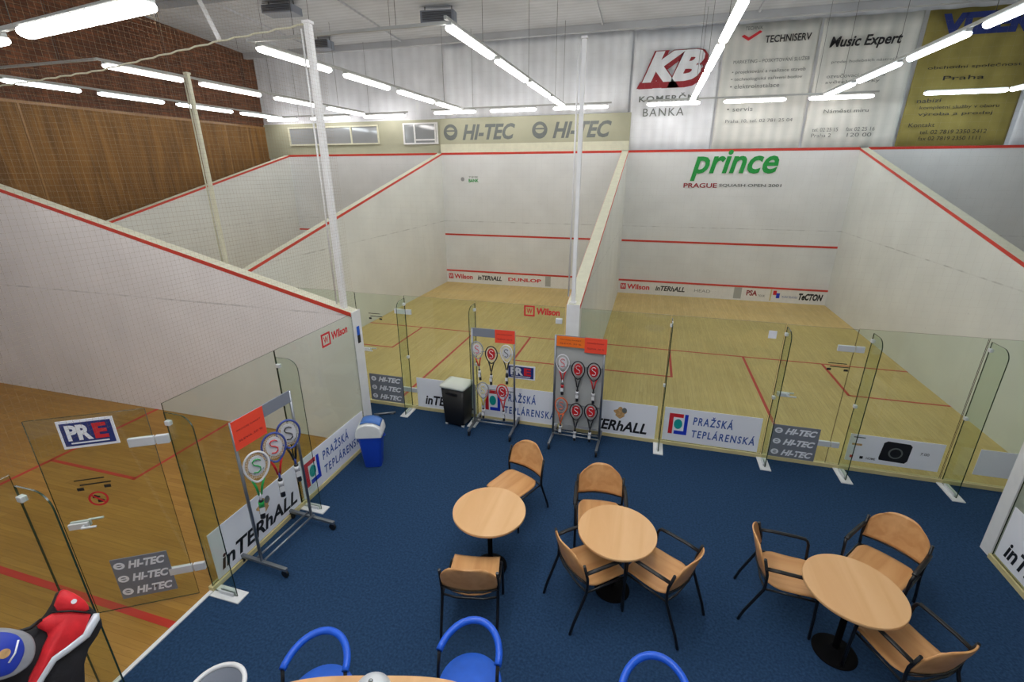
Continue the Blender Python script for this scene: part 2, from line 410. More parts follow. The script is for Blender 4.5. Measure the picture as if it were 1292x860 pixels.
for par, x0, x1 in ((fA,XA0,XA1),(fB,XB0,XB1),(fB,XD0,XD1)):
    line(par, x0, 4.29, x1, 4.29)
    xm = (x0+x1)/2; line(par, xm, 0, xm, 4.27)
    for a, b in ((x0, x0+1.6), (x1-1.6, x1)):
        line(par, a, 2.68, b, 2.68)
    line(par, x0+1.6, 2.66, x0+1.6, 4.29); line(par, x1-1.6, 2.66, x1-1.6, 4.29)
line(fC, XC-4.28, -9, XC-4.28, YC, w=.06)
line(fC, XC-4.28, -4.55, XC, -4.55, w=.07)
line(fC, XC-4.28, YC-1.65, XC-2.63, YC-1.65, w=.05); line(fC, XC-2.63, YC-1.68, XC-2.63, YC, w=.05)

# ------------------------------------------------------------------ walls
def side_wall(name, x0, x1, label, line_on, m=M_wall, y0=0.0):
    """wall along y: from BACK height at the glass to TOP at the front wall; own cream cap"""
    b = MB()
    yz = [(y0,0),(YF,0),(YF,TOP),(y0,BACK)]
    vs = [(x0,y,z) for y,z in yz]+[(x1,y,z) for y,z in yz]
    b.add(vs, [(0,1,2,3),(7,6,5,4),(0,4,5,1),(1,5,6,2),(3,2,6,7),(0,3,7,4)], False, [0,0,0,0,1,1])
    w = struct(b.build(name, [m, M_cap]), label)
    e = .004
    for xs in line_on:
        xx = x1 if xs > 0 else x0
        a, c = (xx, xx+e) if xs > 0 else (xx-e, xx)
        vs = [(q,y,z) for q in (a,c) for y,z in ((y0,BACK-.06),(YF,TOP-.06),(YF,TOP),(y0,BACK))]
        MB().add(vs, [(0,3,2,1),(4,5,6,7),(0,1,5,4),(1,2,6,5),(2,3,7,6),(3,0,4,7)]).build('out_line', M_redw, w)
    return w
wDiv = side_wall('wall_divider', XB1, XA0, 'white dividing wall between the middle and right courts', (-1, 1))
wBD = side_wall('wall_middle_left', XD1, XB0, 'white wall on the left of the middle court', (1,))
wAF = side_wall('wall_right', XA1, XA1+.2, 'white wall on the right of the right court', (-1,))
wD = side_wall('wall_far_left', XD0-.2, XD0, 'white wall along the brown brick wall', (1,))
# end face of the dividing wall (white post face)
MB().bb((XB1,-.012,0),(XA0,0,BACK)).build('end_face', M_white, wDiv, label='bright white end face of the dividing wall')

def front_wall(name, x0, x1, label, serv=True):
    w = struct(MB().bb((x0,YF,0),(x1,YF+.2,TOP+.02)).build(name, M_front), label)
    e = .006
    MB().bb((x0,YF-e,TOP-.05),(x1,YF,TOP+.02)).build('out_line', M_redw, w)
    MB().bb((x0,YF-e,1.77),(x1,YF,1.83)).build('service_line', M_redw, w)
    t = MB().bb((x0,YF-.03,0),(x1,YF,.43)).build('tin', M_white, w)
    MB().bb((x0,YF-.045,.43),(x1,YF,.48)).build('tin_line', M_redw, w)
    return w
wfA = front_wall('wall_front_right', XA0, XA1, 'white front wall of the right court')
wfB = front_wall('wall_front_middle', XB0, XB1, 'white front wall of the middle court')
wfD = front_wall('wall_front_left', XD0, XD1, 'white front wall of the far left court')
wfF = front_wall('wall_front_far_right', XA1+.2, 13.2, 'white front wall beyond the right court')

# left side court wall (runs along x, behind the lounge corner)
def c_wall(name, x_glass, sgn, y0, y1, label, m, L=9.75):
    xe = x_glass+sgn*L
    b = MB(); xz = [(x_glass,0),(xe,0),(xe,TOP),(x_glass,BACK)]
    vs = [(x,y0,z) for x,z in xz]+[(x,y1,z) for x,z in xz]
    fs = [(0,1,2,3),(7,6,5,4),(0,4,5,1),(1,5,6,2),(3,2,6,7),(0,3,7,4)]
    if sgn > 0: pass
    b.add(vs, fs, False, [0,0,0,0,1,1])
    w = struct(b.build(name, [m, M_cap]), label)
    vs = [(x,y,z) for y in (y0-.004,y0) for x,z in ((x_glass,BACK-.05),(xe,TOP-.05),(xe,TOP+.01),(x_glass,BACK+.01))]
    MB().add(vs, [(0,3,2,1),(4,5,6,7),(0,1,5,4),(1,2,6,5),(2,3,7,6),(3,0,4,7)]).build('out_line', M_redw, w)
    return w
wC = c_wall('wall_left_court', XC, -1, YC, YC+.2, 'white side wall of the left side court', M_wallC)
MB().bb((XC,YC,0),(XC+.015,YC+.2,BACK+.01)).build('end_face', M_white, wC, label='bright white end face of the side wall')
wE = c_wall('wall_far_right_court', XE, 1, YC-.14, YC+.02, 'white side wall of the court at the right edge', M_wall)
MB().bb((XE-.015,YC-.14,0),(XE,YC+.02,BACK+.01)).build('end_face', M_white, wE, label='white end face of the right edge wall')
wCf = struct(MB().bb((-13.0,-9.5,0),(-12.8,YC,TOP)).build('wall_front_left_court', M_wallC), 'front wall of the left side court')
# hall shell
def zc(y): return 8.05+.065*(HALLY-y)
hb = MB(); hb.bb((XBR-.3,HALLY,0),(13.4,HALLY+.25,8.05))
wH = struct(hb.build('wall_front', M_hall), 'white sheeted end wall of the hall above the courts')
wBr = struct(MB().bb((XBR-.3,-12,0),(XBR,HALLY,9.6)).build('wall_left', M_brick), 'brown brick side wall of the hall')
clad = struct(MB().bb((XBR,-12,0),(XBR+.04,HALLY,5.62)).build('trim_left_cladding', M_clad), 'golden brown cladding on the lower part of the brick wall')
for yy_ in (2.0, 8.0, 9.0):
    MB().bb((XBR+.04,yy_-.02,0),(XBR+.05,yy_+.02,5.62)).build('cover_strip', M_beechd, clad)
MB().bb((XBR+.04,-12,5.58),(XBR+.055,HALLY,5.64)).build('top_strip', M_beechd, clad)
wRt = struct(MB().bb((13.2,-12,0),(13.4,HALLY,9.6)).build('wall_back_right', M_hall), 'right side wall of the hall')
wBk = struct(MB().bb((XBR-.3,-12.2,0),(13.4,-12,9.6)).build('wall_back', M_hall), 'back wall of the hall')
cb = MB(); y0, y1 = -12.2, HALLY+.25
cb.add([(x,y,zc(y)+dz) for dz in (0,.2) for x,y in ((XBR-.3,y0),(13.4,y0),(13.4,y1),(XBR-.3,y1))],
       [(0,1,2,3),(7,6,5,4),(0,4,5,1),(1,5,6,2),(2,6,7,3),(3,7,4,0)])
ceil = struct(cb.build('ceiling', M_ceil), 'grey corrugated ceiling of the hall')
for y in (9.55, 5.2, .8, -3.6):
    MB().box((-.4,y,zc(y)-.09),(27.2,.16,.18)).build('beam', M_ceil, ceil)
for x in (-11,-7.6,-1.0,3.2,8.5):
    MB().box((x,1,zc(1)-.03),(.06,17.5,.05),(-math.atan(.065),0,0)).build('ceiling_batten', M_ceil, ceil)
# ivory fascia above the middle and left courts
tr = struct(MB().bb((XB0-.05,HALLY-.12,TOP-.1),(XA0,HALLY,5.72)).build('trim_fascia_middle', M_ivory), 'ivory panel above the middle court')
tr2 = struct(MB().bb((XBR,HALLY-.05,TOP-.1),(XB0-.05,HALLY,5.72)).build('trim_fascia_left', M_ivory), 'ivory panel strip above the far left court')
MB().bb((XB0-.05,HALLY-.14,4.62),(XA0,HALLY-.12,4.9)).build('ledge', M_cap, tr)
# gallery windows above the far left court
def window(name, x0, x1, z0, z1, mull, label, bright=False):
    y = HALLY-.05
    w = bpy.data.objects.new(name, None); COL.objects.link(w); w.location = (x0,y,z0); struct(w, label)
    W, H = x1-x0, z1-z0
    MB().bb((0,-.01,0),(W,0,H)).build('pane', M_winglass, w)
    f = MB(); t = .05
    f.bb((0,-.05,0),(W,-.01,t)).bb((0,-.05,H-t),(W,-.01,H)).bb((0,-.05,t),(t,-.01,H-t)).bb((W-t,-.05,t),(W,-.01,H-t))
    for q in mull: f.bb((q-t/2,-.05,t),(q+t/2,-.01,H-t))
    f.build('frame', M_white if bright else M_cap, w)
    return w
w1 = window('window_1', -12.85, -8.95, 4.95, 5.6, (1.5, 2.75), 'long grey gallery window above the far left court')
w2 = window('window_2', -7.95, -6.6, 4.92, 5.62, (.45, 1.25), 'short gallery window with white frames beside the ivory panel', True)
MB().bb((.45,-.03,.12),(1.25,-.012,.17)).build('frame_bar', M_white, w2)

# ------------------------------------------------------------------ kick strips and thresholds
tk = struct(MB().bb((XA0,-.03,0),(XA1,.03,.055)).bb((XB0,-.03,0),(XB1,.03,.055)).build('trim_1', M_kick), 'pale wooden strip under the glass of the forward courts')
tk2 = struct(MB().bb((XC-.03,-4.15,0),(XC+.03,YC,.055)).build('trim_2', M_kick), 'pale wooden strip under the glass of the left side court')
tk3 = struct(MB().bb((XC-.02,-9.5,0),(XC+.02,-4.15,.012)).build('trim_3', M_white), 'white carpet edge strip at the open door')
tk4 = struct(MB().bb((XE-.03,-9.5,0),(XE+.03,YC-.14,.055)).build('trim_4', M_kick), 'pale wooden strip under the glass at the right edge')

# ------------------------------------------------------------------ glass
GH = 2.08
def pane(name, a, b, z0, z1, label, parent=None, round_top=0):
    """glass sheet from plan point a to b; faces clear, edges green"""
    a = Vector((a[0],a[1],0)); b = Vector((b[0],b[1],0)); d = (b-a); L = d.length; d.normalize()
    M = plane_mtx((a.x,a.y,0), d)
    pts = [(0,z0),(L,z0)]
    if round_top:
        r = round_top
        pts += [(L-r+r*math.cos(t), z1-r+r*math.sin(t)) for t in [PI/2*k/8 for k in range(9)]]
    else: pts.append((L,z1))
    pts.append((0,z1))
    n = len(pts); t = .006
    vs = [M @ Vector((p[0],p[1],-t)) for p in pts]+[M @ Vector((p[0],p[1],t)) for p in pts]
    fs = [list(range(n))[::-1], list(range(n,2*n))]+[(i,(i+1)%n,n+(i+1)%n,n+i) for i in range(n)]
    mi = [0,0]+[1]*n
    o = MB().add(vs, fs, False, mi).build(name, [M_glass, M_glassedge], parent)
    if parent is None: tag(o, label, 'glass panel', None)
    return o
def clip(x, y, z, dx, dy, w=.12, h=.06):
    return None
xs = [(-6.4,-5.0,'clear glass panel at the far left end of the middle court back'),
      (-5.0,-3.86,'clear glass panel of the middle court behind the side wall end'),
      (-2.93,-1.67,'clear glass panel behind the black bin'),
      (-1.67,-.22,'clear glass panel behind the left forward racket stand'),
      (.02,1.31,'clear glass panel just right of the white dividing wall'),
      (1.31,2.78,'clear glass panel behind the blue and red lettered board'),
      (3.62,5.0,'clear glass panel behind the board with a black camera picture'),
      (5.0,6.38,'clear glass panel at the right end of the right court')]
for a, b, lab in xs: pane('glass_screen', (a+.006,0), (b-.006,0), .055, GH, lab)
# hinged glass doors in the forward row (closed)
def glass_door(name, a, b, label, handle_side=1, z1=GH-.01):
    """door pane with hinges and handle; a = hinge foot, b = free edge"""
    d = struct(bpy.data.objects.new(name, None), label); COL.objects.link(d)
    av = Vector((a[0],a[1],0)); bv = Vector((b[0],b[1],0)); u = (bv-av).normalized(); L = (bv-av).length
    M = plane_mtx((av.x,av.y,0), u); d.matrix_world = M
    p = MB(); q = .006
    pts = [(0,.03),(L,.03),(L,z1),(0,z1)]
    vs = [(x,y,-q) for x,y in pts]+[(x,y,q) for x,y in pts]
    p.add(vs, [(3,2,1,0),(4,5,6,7)]+[(i,(i+1)%4,4+(i+1)%4,4+i) for i in range(4)], False, [0,0,1,1,1,1])
    p.build('glass', [M_glass, M_glassedge], d)
    for z in (.36, 1.8):
        MB().box((.09,z,0),(.2,.085,.034)).box((-.07,z,0),(.10,.085,.034)).build('hinge', M_steelp, d, bevel=.006)
    h = MB(); x = L-.12
    h.box((x,1.05,.018),(.15,.055,.022)).box((x,1.05,-.018),(.15,.055,.022)); h.tube([(x-.04,1.05,.03),(x-.04,1.05,.06),(x-.15,1.05,.062)], .011)
    h.tube([(x-.04,1.05,-.03),(x-.04,1.05,-.06),(x-.15,1.05,-.062)], .011)
    h.build('handle', M_steelp, d, bevel=.004)
    return d
dr1 = glass_door('door_1', (-2.93,0), (-3.86,0), 'closed glass door of the middle court with a small grey sign')
dr2 = glass_door('door_2', (3.62,0), (2.79,0), 'closed glass door of the right court with a grey sign')
HD = Vector((-3.1,-4.2,0)); DD = Vector((-.82,-.50,0)).normalized(); HD2 = HD+DD*.03
dr3 = glass_door('door_3', (HD2.x,HD2.y), ((HD2+DD*.86).x,(HD2+DD*.86).y), 'open glass door of the left side court carrying a blue sign', z1=GH+.03)
GC = GH+.04
pane('glass_screen', (XC,YC-.0), (XC,-2.78), .055, GC, 'clear glass panel behind the blue lettered board of the left side court')
pane('glass_screen', (XC,-2.79), (XC,-4.12), .055, GC, 'clear glass panel behind the long slanting black lettered board')
pane('glass_screen', (XC,-5.19), (XC,-6.5), .02, GC, 'clear glass panel at the bottom left corner beyond the open door')
pane('glass_screen', (XC,-6.51), (XC,-7.8), .02, GC, 'clear glass panel next to the camera side of the left court')
pane('glass_screen', (XE,YC-.15), (XE,-2.8), .055, GC, 'clear glass panel at the right edge of the photograph')
pane('glass_screen', (XE,-2.81), (XE,-4.2), .055, GC, 'second clear glass panel of the court at the right edge')
# fins (glass buttresses on white feet)
def fin(x, y, dx, dy, label, L=.29, top=GH-.04):
    t = thing('glass_fin', label, 'glass fin', (x,y,0), math.atan2(dy,dx))
    # local x = away from the glass wall
    pts = [(0.012,.012),(L,.012)]; r = .13
    pts += [(L-r+r*math.cos(a), top-r+r*math.sin(a)) for a in [PI/2*k/8 for k in range(9)]]+[(.012,top)]
    n = len(pts); q = .006
    vs = [(p[0],-q,p[1]) for p in pts]+[(p[0],q,p[1]) for p in pts]
    fs = [list(range(n)), list(range(n,2*n))[::-1]]+[((i+1)%n,i,n+i,n+(i+1)%n) for i in range(n)]
    MB().add(vs, fs, False, [0,0]+[1]*n).build('glass', [M_glass, M_glassedge], t)
    MB().bb((.03,-.07,0),(L+.07,.07,.012)).build('foot_plate', M_white, t, label='flat white foot plate')
    MB().bb((.10,-.022,.012),(L-.03,-.007,.05)).bb((.10,.007,.012),(L-.03,.022,.05)).build('foot_clamp', M_steelp, t)
    for z in ((1.0, top-.1) if dy else (top-.1,)):
        MB().bb((.008,-.02,z-.022),(.06,.02,z+.022)).build('clamp', M_steelp, t, bevel=.006)
    return t
fin(-2.915, 0, 0, -1, 'narrow glass fin on a white foot left of the black bin')
fin(-1.67, 0, 0, -1, 'narrow glass fin between the black bin and the left forward racket stand')
fin(1.32, 0, 0, -1, 'edge-on glass fin between the black and the blue lettered boards')
fin(2.79, 0, 0, -1, 'glass fin just left of the right court door')
fin(3.62+.17, 0, 0, -1, 'glass fin left of the board with the camera picture', L=.32)
fin(5.03, 0, 0, -1, 'rightmost glass fin of the forward row', L=.36)
fin(XC, -2.79, 1, 0, 'glass fin behind the left slanted racket stand')
fin(XC, -4.13, 1, 0, 'glass fin with a big white foot by the open door hinge', L=.31)
fin(XC, -5.19, 1, 0, 'nearest glass fin beside the red sports bag', L=.33)

# ------------------------------------------------------------------ advertising boards
AB = lambda x, z: plane_mtx((x,-.016,z), (1,0,0))
def board(name, label, cat, W, H, m, mtx, group=None, t=.008):
    o = thing(name, label, cat, mtx=mtx, group=group)
    MB().bb((0,0,-t/2),(W,H,t/2)).build('panel', m, o, bevel=.001)
    return o
def flat(name, pts, m, parent, z=.0055, label=None, t=.0012):
    kw = {'label': label} if label else {}
    return MB().prism(pts, z, z+t).build(name, m, parent, **kw)
_c = tag(MB().bb((-.06,-.035,-.04),(.04,.02,.04)).build('glass_clamp', M_steelp, None, bevel=.006), 'white clamp on the glass beside the central dividing wall', 'clamp'); _c.location = (-.30,0,1.86)
def hitec(mtx, W, H, label, name='advertising_board'):
    o = board(name, label, 'sign', W, H, M_hitec, mtx)
    for k in range(3):
        cy = H*(.83-.33*k); r = H*.085; cx = W*.13
        g = MB(); 
        outer = disc_pts(cx, cy, r*1.15, 20, r); inner = disc_pts(cx, cy, r*.62, 20, r*.5)
        vs = [(x,y,.006) for x,y in outer]+[(x,y,.006) for x,y in inner]
        g.add(vs, [(i,(i+1)%20,20+(i+1)%20,20+i) for i in range(20)]).box((cx,cy,.006),(r*1.3,r*.28,.001))
        g.build('logo', M_board, o)
        text('lettering', 'HI-TEC', W*.27, W*.95, cy-H*.095, cy+H*.095, M_board, o, shear=.35, bold=.045)
    return o
def interhall(mtx, W, H, label, left=.14, right=.95):
    o = board('advertising_board', label, 'sign', W, H, M_board, mtx)
    text('lettering', 'inTERhALL', W*left, W*right, H*.12, H*.44, M_ink, o, shear=.25, bold=.028)
    random.seed(3)
    pts = [(W*.56+W*.07*math.cos(a)*(1+.25*math.sin(5*a)), H*.68+H*.15*math.sin(a)*(1+.2*math.cos(4*a))) for a in [2*PI*k/30 for k in range(30)]]
    flat('logo', pts, M_tan, o, label='tan swirl logo')
    pts = [(W*.61+W*.03*math.cos(a), H*.76+H*.08*math.sin(a)) for a in [2*PI*k/16 for k in range(16)]]
    flat('logo_dot', pts, M_greyink, o, z=.007)
    return o
def prazska(mtx, W, H, label):
    o = board('advertising_board', label, 'sign', W, H, M_board, mtx)
    a, b = .055*W, .255*W; h0, h1 = H*.22, H*.84; s = .045*W
    flat('logo_red', [(a,h0),(a+s,h0),(a+s,h1-s),(b-s*1.1,h1-s),(b-s*1.1,h1),(a,h1)], M_logored, o)
    flat('logo_blue', [(a+s*1.4,h0),(b,h0),(b,h1),(b-s*.8,h1),(b-s*.8,h0+s),(a+s*1.4,h0+s)], M_logoblue, o)
    flat('logo_teal', disc_pts((a+b)/2, (h0+h1)/2, .045*W, 20, .15*H), M_logoteal, o)
    text('lettering', 'PRA\u017dSK\u00c1', W*.31, W*.72, H*.56, H*.86, M_inkblue, o, shear=.1, wspace=1.3, bold=.02)
    text('lettering', 'TEPL\u00c1RENSK\u00c1', W*.31, W*.96, H*.18, H*.46, M_inkblue, o, shear=.1, wspace=1.3, bold=.02)
    return o
def pre(mtx, W, H, label):
    o = board('blue_sign', label, 'sign', W, H, M_board, mtx)
    flat('blue_field', rect(W*.05,H*.09,W*.95,H*.91), M_navy, o, z=.0045)
    text('lettering', 'PR', W*.13, W*.58, H*.28, H*.84, M_board, o, bold=.045, z=.009, wspace=.95)
    text('lettering', 'E', W*.61, W*.86, H*.28, H*.84, M_logored, o, bold=.045, z=.009, label='red letter E')
    flat('small_print', rect(W*.16,H*.16,W*.84,H*.21), M_board, o, z=.006)
    return o
hitec(plane_mtx((-3.74,-.016,.07),(1,0,0)), .66, .52, 'grey board with triple white lettering on the glass behind the blue bin')
interhall(AB(-2.8,.06), 1.11, .56, 'white black-lettered board half hidden by the black bin', .13, 1.02-.06)
prazska(AB(-1.6,.05), 1.32, .60, 'white blue-lettered board behind the left forward racket stand')
interhall(AB(.01,.05), 1.25, .58, 'white black-lettered board just right of the grey racket stand', .1, .9)
prazska(AB(1.37,.08), 1.35, .56, 'white blue-lettered board at the centre right of the forward glass')
hitec(AB(2.87,.05), .60, .53, 'grey triple-lettered board on the right court door')
cbd = board('advertising_board', 'white board picturing a black camera on the right court glass', 'sign', 1.1, .42, M_board, AB(3.84,.16))
flat('camera_picture', [(.40,.07),(.70,.06),(.73,.10),(.74,.33),(.71,.36),(.45,.37),(.41,.34),(.39,.10)], M_ink, cbd, label='picture of a black compact camera')
flat('lens_ring', disc_pts(.57,.2,.085,20), M_greyink, cbd, z=.0075); flat('lens', disc_pts(.57,.2,.065,20), M_ink, cbd, z=.0095)
flat('yellow_mark', rect(.04,.25,.16,.28), M_tan, cbd); flat('small_print', rect(.04,.37,.18,.385), M_greyink, cbd)
for k, c in enumerate((M_logored, M_ink)): flat('logo', rect(.05+.12*k,.05,.09+.12*k,.09), c, cbd)
text('lettering', 'HOME', .25, .36, .05, .085, M_ink, cbd, bold=.01); text('lettering', '7.00', .85, .95, .22, .26, M_ink, cbd)
wb = board('advertising_board', 'plain pale board near the right wall of the right court', 'sign', .75, .38, M_board, AB(5.32,.2))
CM = lambda y, z: plane_mtx((XC+.016,y,z), (0,1,0))
interhall(CM(-4.06,.07), 1.24, .56, 'long black-lettered board low on the left court glass', .05, .96)
prazska(CM(-2.75,.06), 1.4, .56, 'white blue-lettered board beside the blue bin')
interhall(plane_mtx((XE-.016,YC-.2,.1),(0,-1,0)), 1.25, .62, 'black-lettered white board at the right edge of the picture', .08, .9)
# signs on the open door (facing the lounge): sign right direction is back towards the hinge
def DM(s, z):
    p = HD2+DD*s; n = Vector((DD.y,-DD.x,0))
    r = -DD; nn = r.cross(Vector((0,0,1)))
    q = p+nn*.012
    return plane_mtx((q.x,q.y,z), r)
DOORSIGNS = True
pre(DM(.64,1.82), .40, .26, 'blue sign with white letters and a red E on the open glass door')
hitec(DM(.62,.15), .46, .47, 'grey triple-lettered board at the foot of the open glass door')
proh = thing('round_prohibition_sticker', 'round red prohibition sticker on the open glass door', 'sticker', mtx=DM(.60,1.23))
rg = MB(); o1 = disc_pts(.07,.07,.075,28); i1 = disc_pts(.07,.07,.058,28)
rg.add([(x,y,.002) for x,y in o1]+[(x,y,.002) for x,y in i1], [(i,(i+1)%28,28+(i+1)%28,28+i) for i in range(28)])
rg.box((.07,.07,.003),(.13,.014,.001),(0,0,-.78)); rg.build('red_ring', M_logored, proh)
flat('shoe_picture', [(.03,.09),(.05,.115),(.07,.10),(.085,.095),(.085,.08),(.03,.08)], M_ink, proh, z=.001)
flat('shoe_picture', [(.06,.03),(.06,.055),(.08,.07),(.095,.06),(.11,.055),(.11,.03)], M_ink, proh, z=.001)
pre(AB(-1.14,.82), .47, .24, 'small blue sign with a red last letter beside the left forward racket stand')
def wilson(mtx, W, H, label, m=M_logored):
    o = thing('red_lettering', label, 'decal', mtx=mtx)
    g = MB(); t = H*.14; S = H
    g.bb((0,0,0),(S,t,.002)).bb((0,S-t,0),(S,S,.002)).bb((0,t,0),(t,S-t,.002)).bb((S-t,t,0),(S,S-t,.002))
    g.build('square_frame', m, o)
    text('initial', 'W', t*1.6, S-t*1.6, t*1.8, S-t*1.8, m, o, bold=.02, z=.001)
    text('lettering', 'Wilson', S*1.15, W, H*.22, H*.85, m, o, bold=.04, z=.001, shear=.1)
    return o
wilson(plane_mtx((-.86,-.012,1.9),(1,0,0)), .56, .17, 'red square logo and word at the top of the middle court glass')
wilson(plane_mtx((XC+.012,-2.0,1.86),(0,1,0)), .56, .18, 'red square logo and word at the top of the left court glass')
def faintmark(mtx, label, z=0):
    o = thing('glass_sticker', label, 'sticker', mtx=mtx)
    MB().bb((0,.10,0),(.22,.11,.001)).bb((.03,.05,0),(.26,.062,.001)).bb((0,0,0),(.05,.03,.001)).bb((.2,0,0),(.25,.03,.001)).build('dark_print', M_ink, o)
    return o
faintmark(plane_mtx((3.36,-.01,1.48),(1,0,0)), 'faint dark printed sticker on the right court door')
faintmark(DM(.66,1.40), 'faint dark printed sticker on the open glass door')
faintmark(plane_mtx((-3.62,-.01,1.62),(1,0,0)), 'faint dark printed sticker on the middle court door')
pp = tag(MB().bb((0,0,0),(.10,.11,.003)).build('paper_notice', M_board), 'small white notice on the glass near the right court door', 'notice'); pp.matrix_world = plane_mtx((2.58,-.012,1.86),(1,0,0))
# ------------------------------------------------------------------ wall lettering
FW = lambda par, x, z: None
def wall_child(par, x, z, name='sponsor_lettering', label=None, y=YF-.008):
    o = bpy.data.objects.new(name, None); COL.objects.link(o); o.parent = par
    o.matrix_world = plane_mtx((x,y,z),(1,0,0)); 
    if label: o['label'] = label
    return o
def wtext(par, s, x0, x1, z0, z1, m, y=YF-.01, label=None, **k):
    o = text('lettering', s, x0, x1, z0, z1, m, None, z=0, **k)
    o.parent = par; o.matrix_local = plane_mtx((0,y,0),(1,0,0))
    if label: o['label'] = label
    return o
wtext(wfA, 'prince', 1.95, 4.38, 3.70, 4.60, M_green, shear=.22, bold=.022, label='big green word', y=YF-.02)
wtext(wfA, 'PRAGUE', 1.78, 2.76, 3.50, 3.64, M_maroon, bold=.02)
wtext(wfA, 'SQUASH OPEN 2001', 2.82, 4.56, 3.52, 3.62, M_greyink, bold=.02)
wtext(wfB, 'TIME', -5.45, -5.1, 3.78, 3.84, M_greyink); wtext(wfB, 'BANK', -5.45, -5.08, 3.64, 3.75, M_green, bold=.03)
o = MB().add([(x,YF-.008,z) for x,z in disc_pts(-5.68,3.74,.07,12)], [tuple(range(12))]).build('logo', M_faintink, wfB)
for w, X in ((wfA, 0), (wfB, -6.4)):
    y = YF-.034
    k = X if X == 0 else XB0
    MB().bb((k+.08,y-.002,.14),(k+.26,y,.34)).build('logo', M_logored, w); wtext(w, 'W', k+.1, k+.24, .17, .31, M_white, y=y-.004, bold=.02)
    wtext(w, 'Wilson', k+.3, k+1.05, .15, .33, M_logored, y=y, bold=.03)
    wtext(w, 'inTERhALL', k+1.25, k+2.2, .15, .32, M_ink, y=y, bold=.03, shear=.2)
    if X == 0:
        wtext(w, 'HEAD', k+2.5, k+3.0, .18, .28, M_faintink, y=y)
        MB().bb((k+3.72,y-.002,.05),(k+3.95,y,.42)).build('poster', M_greyback, w)
        wtext(w, 'PSA', k+4.1, k+4.42, .17, .35, M_maroon, y=y, bold=.03); wtext(w, 'TOUR', k+4.45, k+4.65, .15, .22, M_greyink, y=y)
        MB().bb((k+4.8,y-.002,.04),(k+4.84,y,.42)).build('edge', M_kick, w)
        MB().bb((k+4.88,y-.002,.24),(k+4.98,y,.38)).build('logo', M_logored, w); MB().bb((k+4.98,y-.002,.14),(k+5.08,y,.30)).build('logo', M_logoblue, w)
        wtext(w, 'PRA\u017dSK\u00c1 TEPL\u00c1RENSK\u00c1', k+5.15, k+5.6, .16, .24, M_inkblue, y=y)
        wtext(w, 'TeCTON', k+5.62, k+6.3, .12, .34, M_ink, y=y, bold=.05, shear=.2)
    else:
        wtext(w, 'DUNLOP', k+2.45, k+3.7, .17, .30, M_logored, y=y, bold=.03)
        MB().bb((k+3.85,y-.002,.05),(k+4.05,y,.42)).build('poster', M_greyback, w)
        MB().bb((k+5.15,y-.002,.24),(k+5.27,y,.38)).build('logo', M_logored, w); MB().bb((k+5.27,y-.002,.12),(k+5.4,y,.32)).build('logo', M_logoblue, w)
        wtext(w, 'PRA\u017dSK\u00c1', k+5.45, k+5.85, .2, .3, M_inkblue, y=y)
# HI-TEC on the ivory fascia
yy = HALLY-.125
for x0, m in ((-6.38, M_greyink), (-3.2, M_greyink)):
    g = MB(); n = 28; cx, cz = x0+.28, 5.28
    oo = [(cx+.26*math.cos(2*PI*k/n), yy, cz+.26*math.sin(2*PI*k/n)) for k in range(n)]; ii = [(cx+.15*math.cos(2*PI*k/n), yy, cz+.03+.13*math.sin(2*PI*k/n)) for k in range(n)]
    g.add(oo+ii, [(k,(k+1)%n,n+(k+1)%n,n+k) for k in range(n)]); g.bb((cx-.16,yy-.003,cz+.02),(cx+.26,yy,cz+.07)); g.build('logo', m, tr)
    wtext(tr, 'HI-TEC', x0+.72, x0+2.62, 5.02, 5.52, m, y=yy, shear=.28, bold=.035)

# ------------------------------------------------------------------ banners on the hall wall
def banner(name, label, x0, x1, z0, z1, m, y=HALLY-.06, lean=0.0):
    o = thing(name, label, 'banner', mtx=plane_mtx((x0,y,z0),(1,0,0)))
    W, H = x1-x0, z1-z0
    def f(u, v): return (u*W+lean*v, v*H, .035*math.sin(u*W*9+1.5*math.sin(v*3))*(.4+.6*v))
    MB().grid(f, 40, 10, .004).build('cloth', m, o)
    return o
Z0, Z1 = 4.63, 7.9
def bt(o, s, x0, x1, y0, y1, m, **k): return text('lettering', s, x0, x1, y0, y1, m, o, z=.05, **k)
b1 = banner('hanging_banner', 'white banner with two big red-shadowed letters', -.05, 2.4, Z0, Z1, M_cloth)
KX, KY = .22, 1.86
def kbpoly(pts, m, name, z): return MB().prism([(KX+x*1.5+y*.28, KY+y*.8) for x, y in pts], z, z+.003).build(name, m, b1)
kbpoly([(-.02,-.16),(.94,-.16),(1.16,.02),(1.20,.3),(1.0,.1),(.0,.06)], M_maroon, 'logo_shadow', .052)
text('logo_shadow', 'KB', KX-.02, KX+1.90, KY-.14, KY+.86, M_maroon, b1, shear=.35, bold=.11, z=.058)
text('logo_letters', 'KB', KX+.08, KX+1.80, KY+.03, KY+.84, M_cloth, b1, shear=.35, bold=.05, z=.066)
bt(b1, 'KOMER\u010cN\u00cd',   .25, 2.0, 1.36, 1.58, M_greyink, wspace=1.2, bold=.02); bt(b1, 'BANKA', .4, 1.6, .96, 1.18, M_greyink, wspace=1.2)
b2 = banner('hanging_banner', 'white banner with a small red mark and dark small lettering', 2.46, 4.86, Z0, Z1-.02, M_cloth2)
text('red_mark', '\u2713', .42, .95, 2.82, 3.06, M_logored, b2, z=.05, bold=.03); bt(b2, 'TECHNIK', .5, .95, 3.08, 3.17, M_greyink)
bt(b2, 'TECHNISERV', 1.05, 2.2, 2.74, 2.92, M_ink, bold=.02)
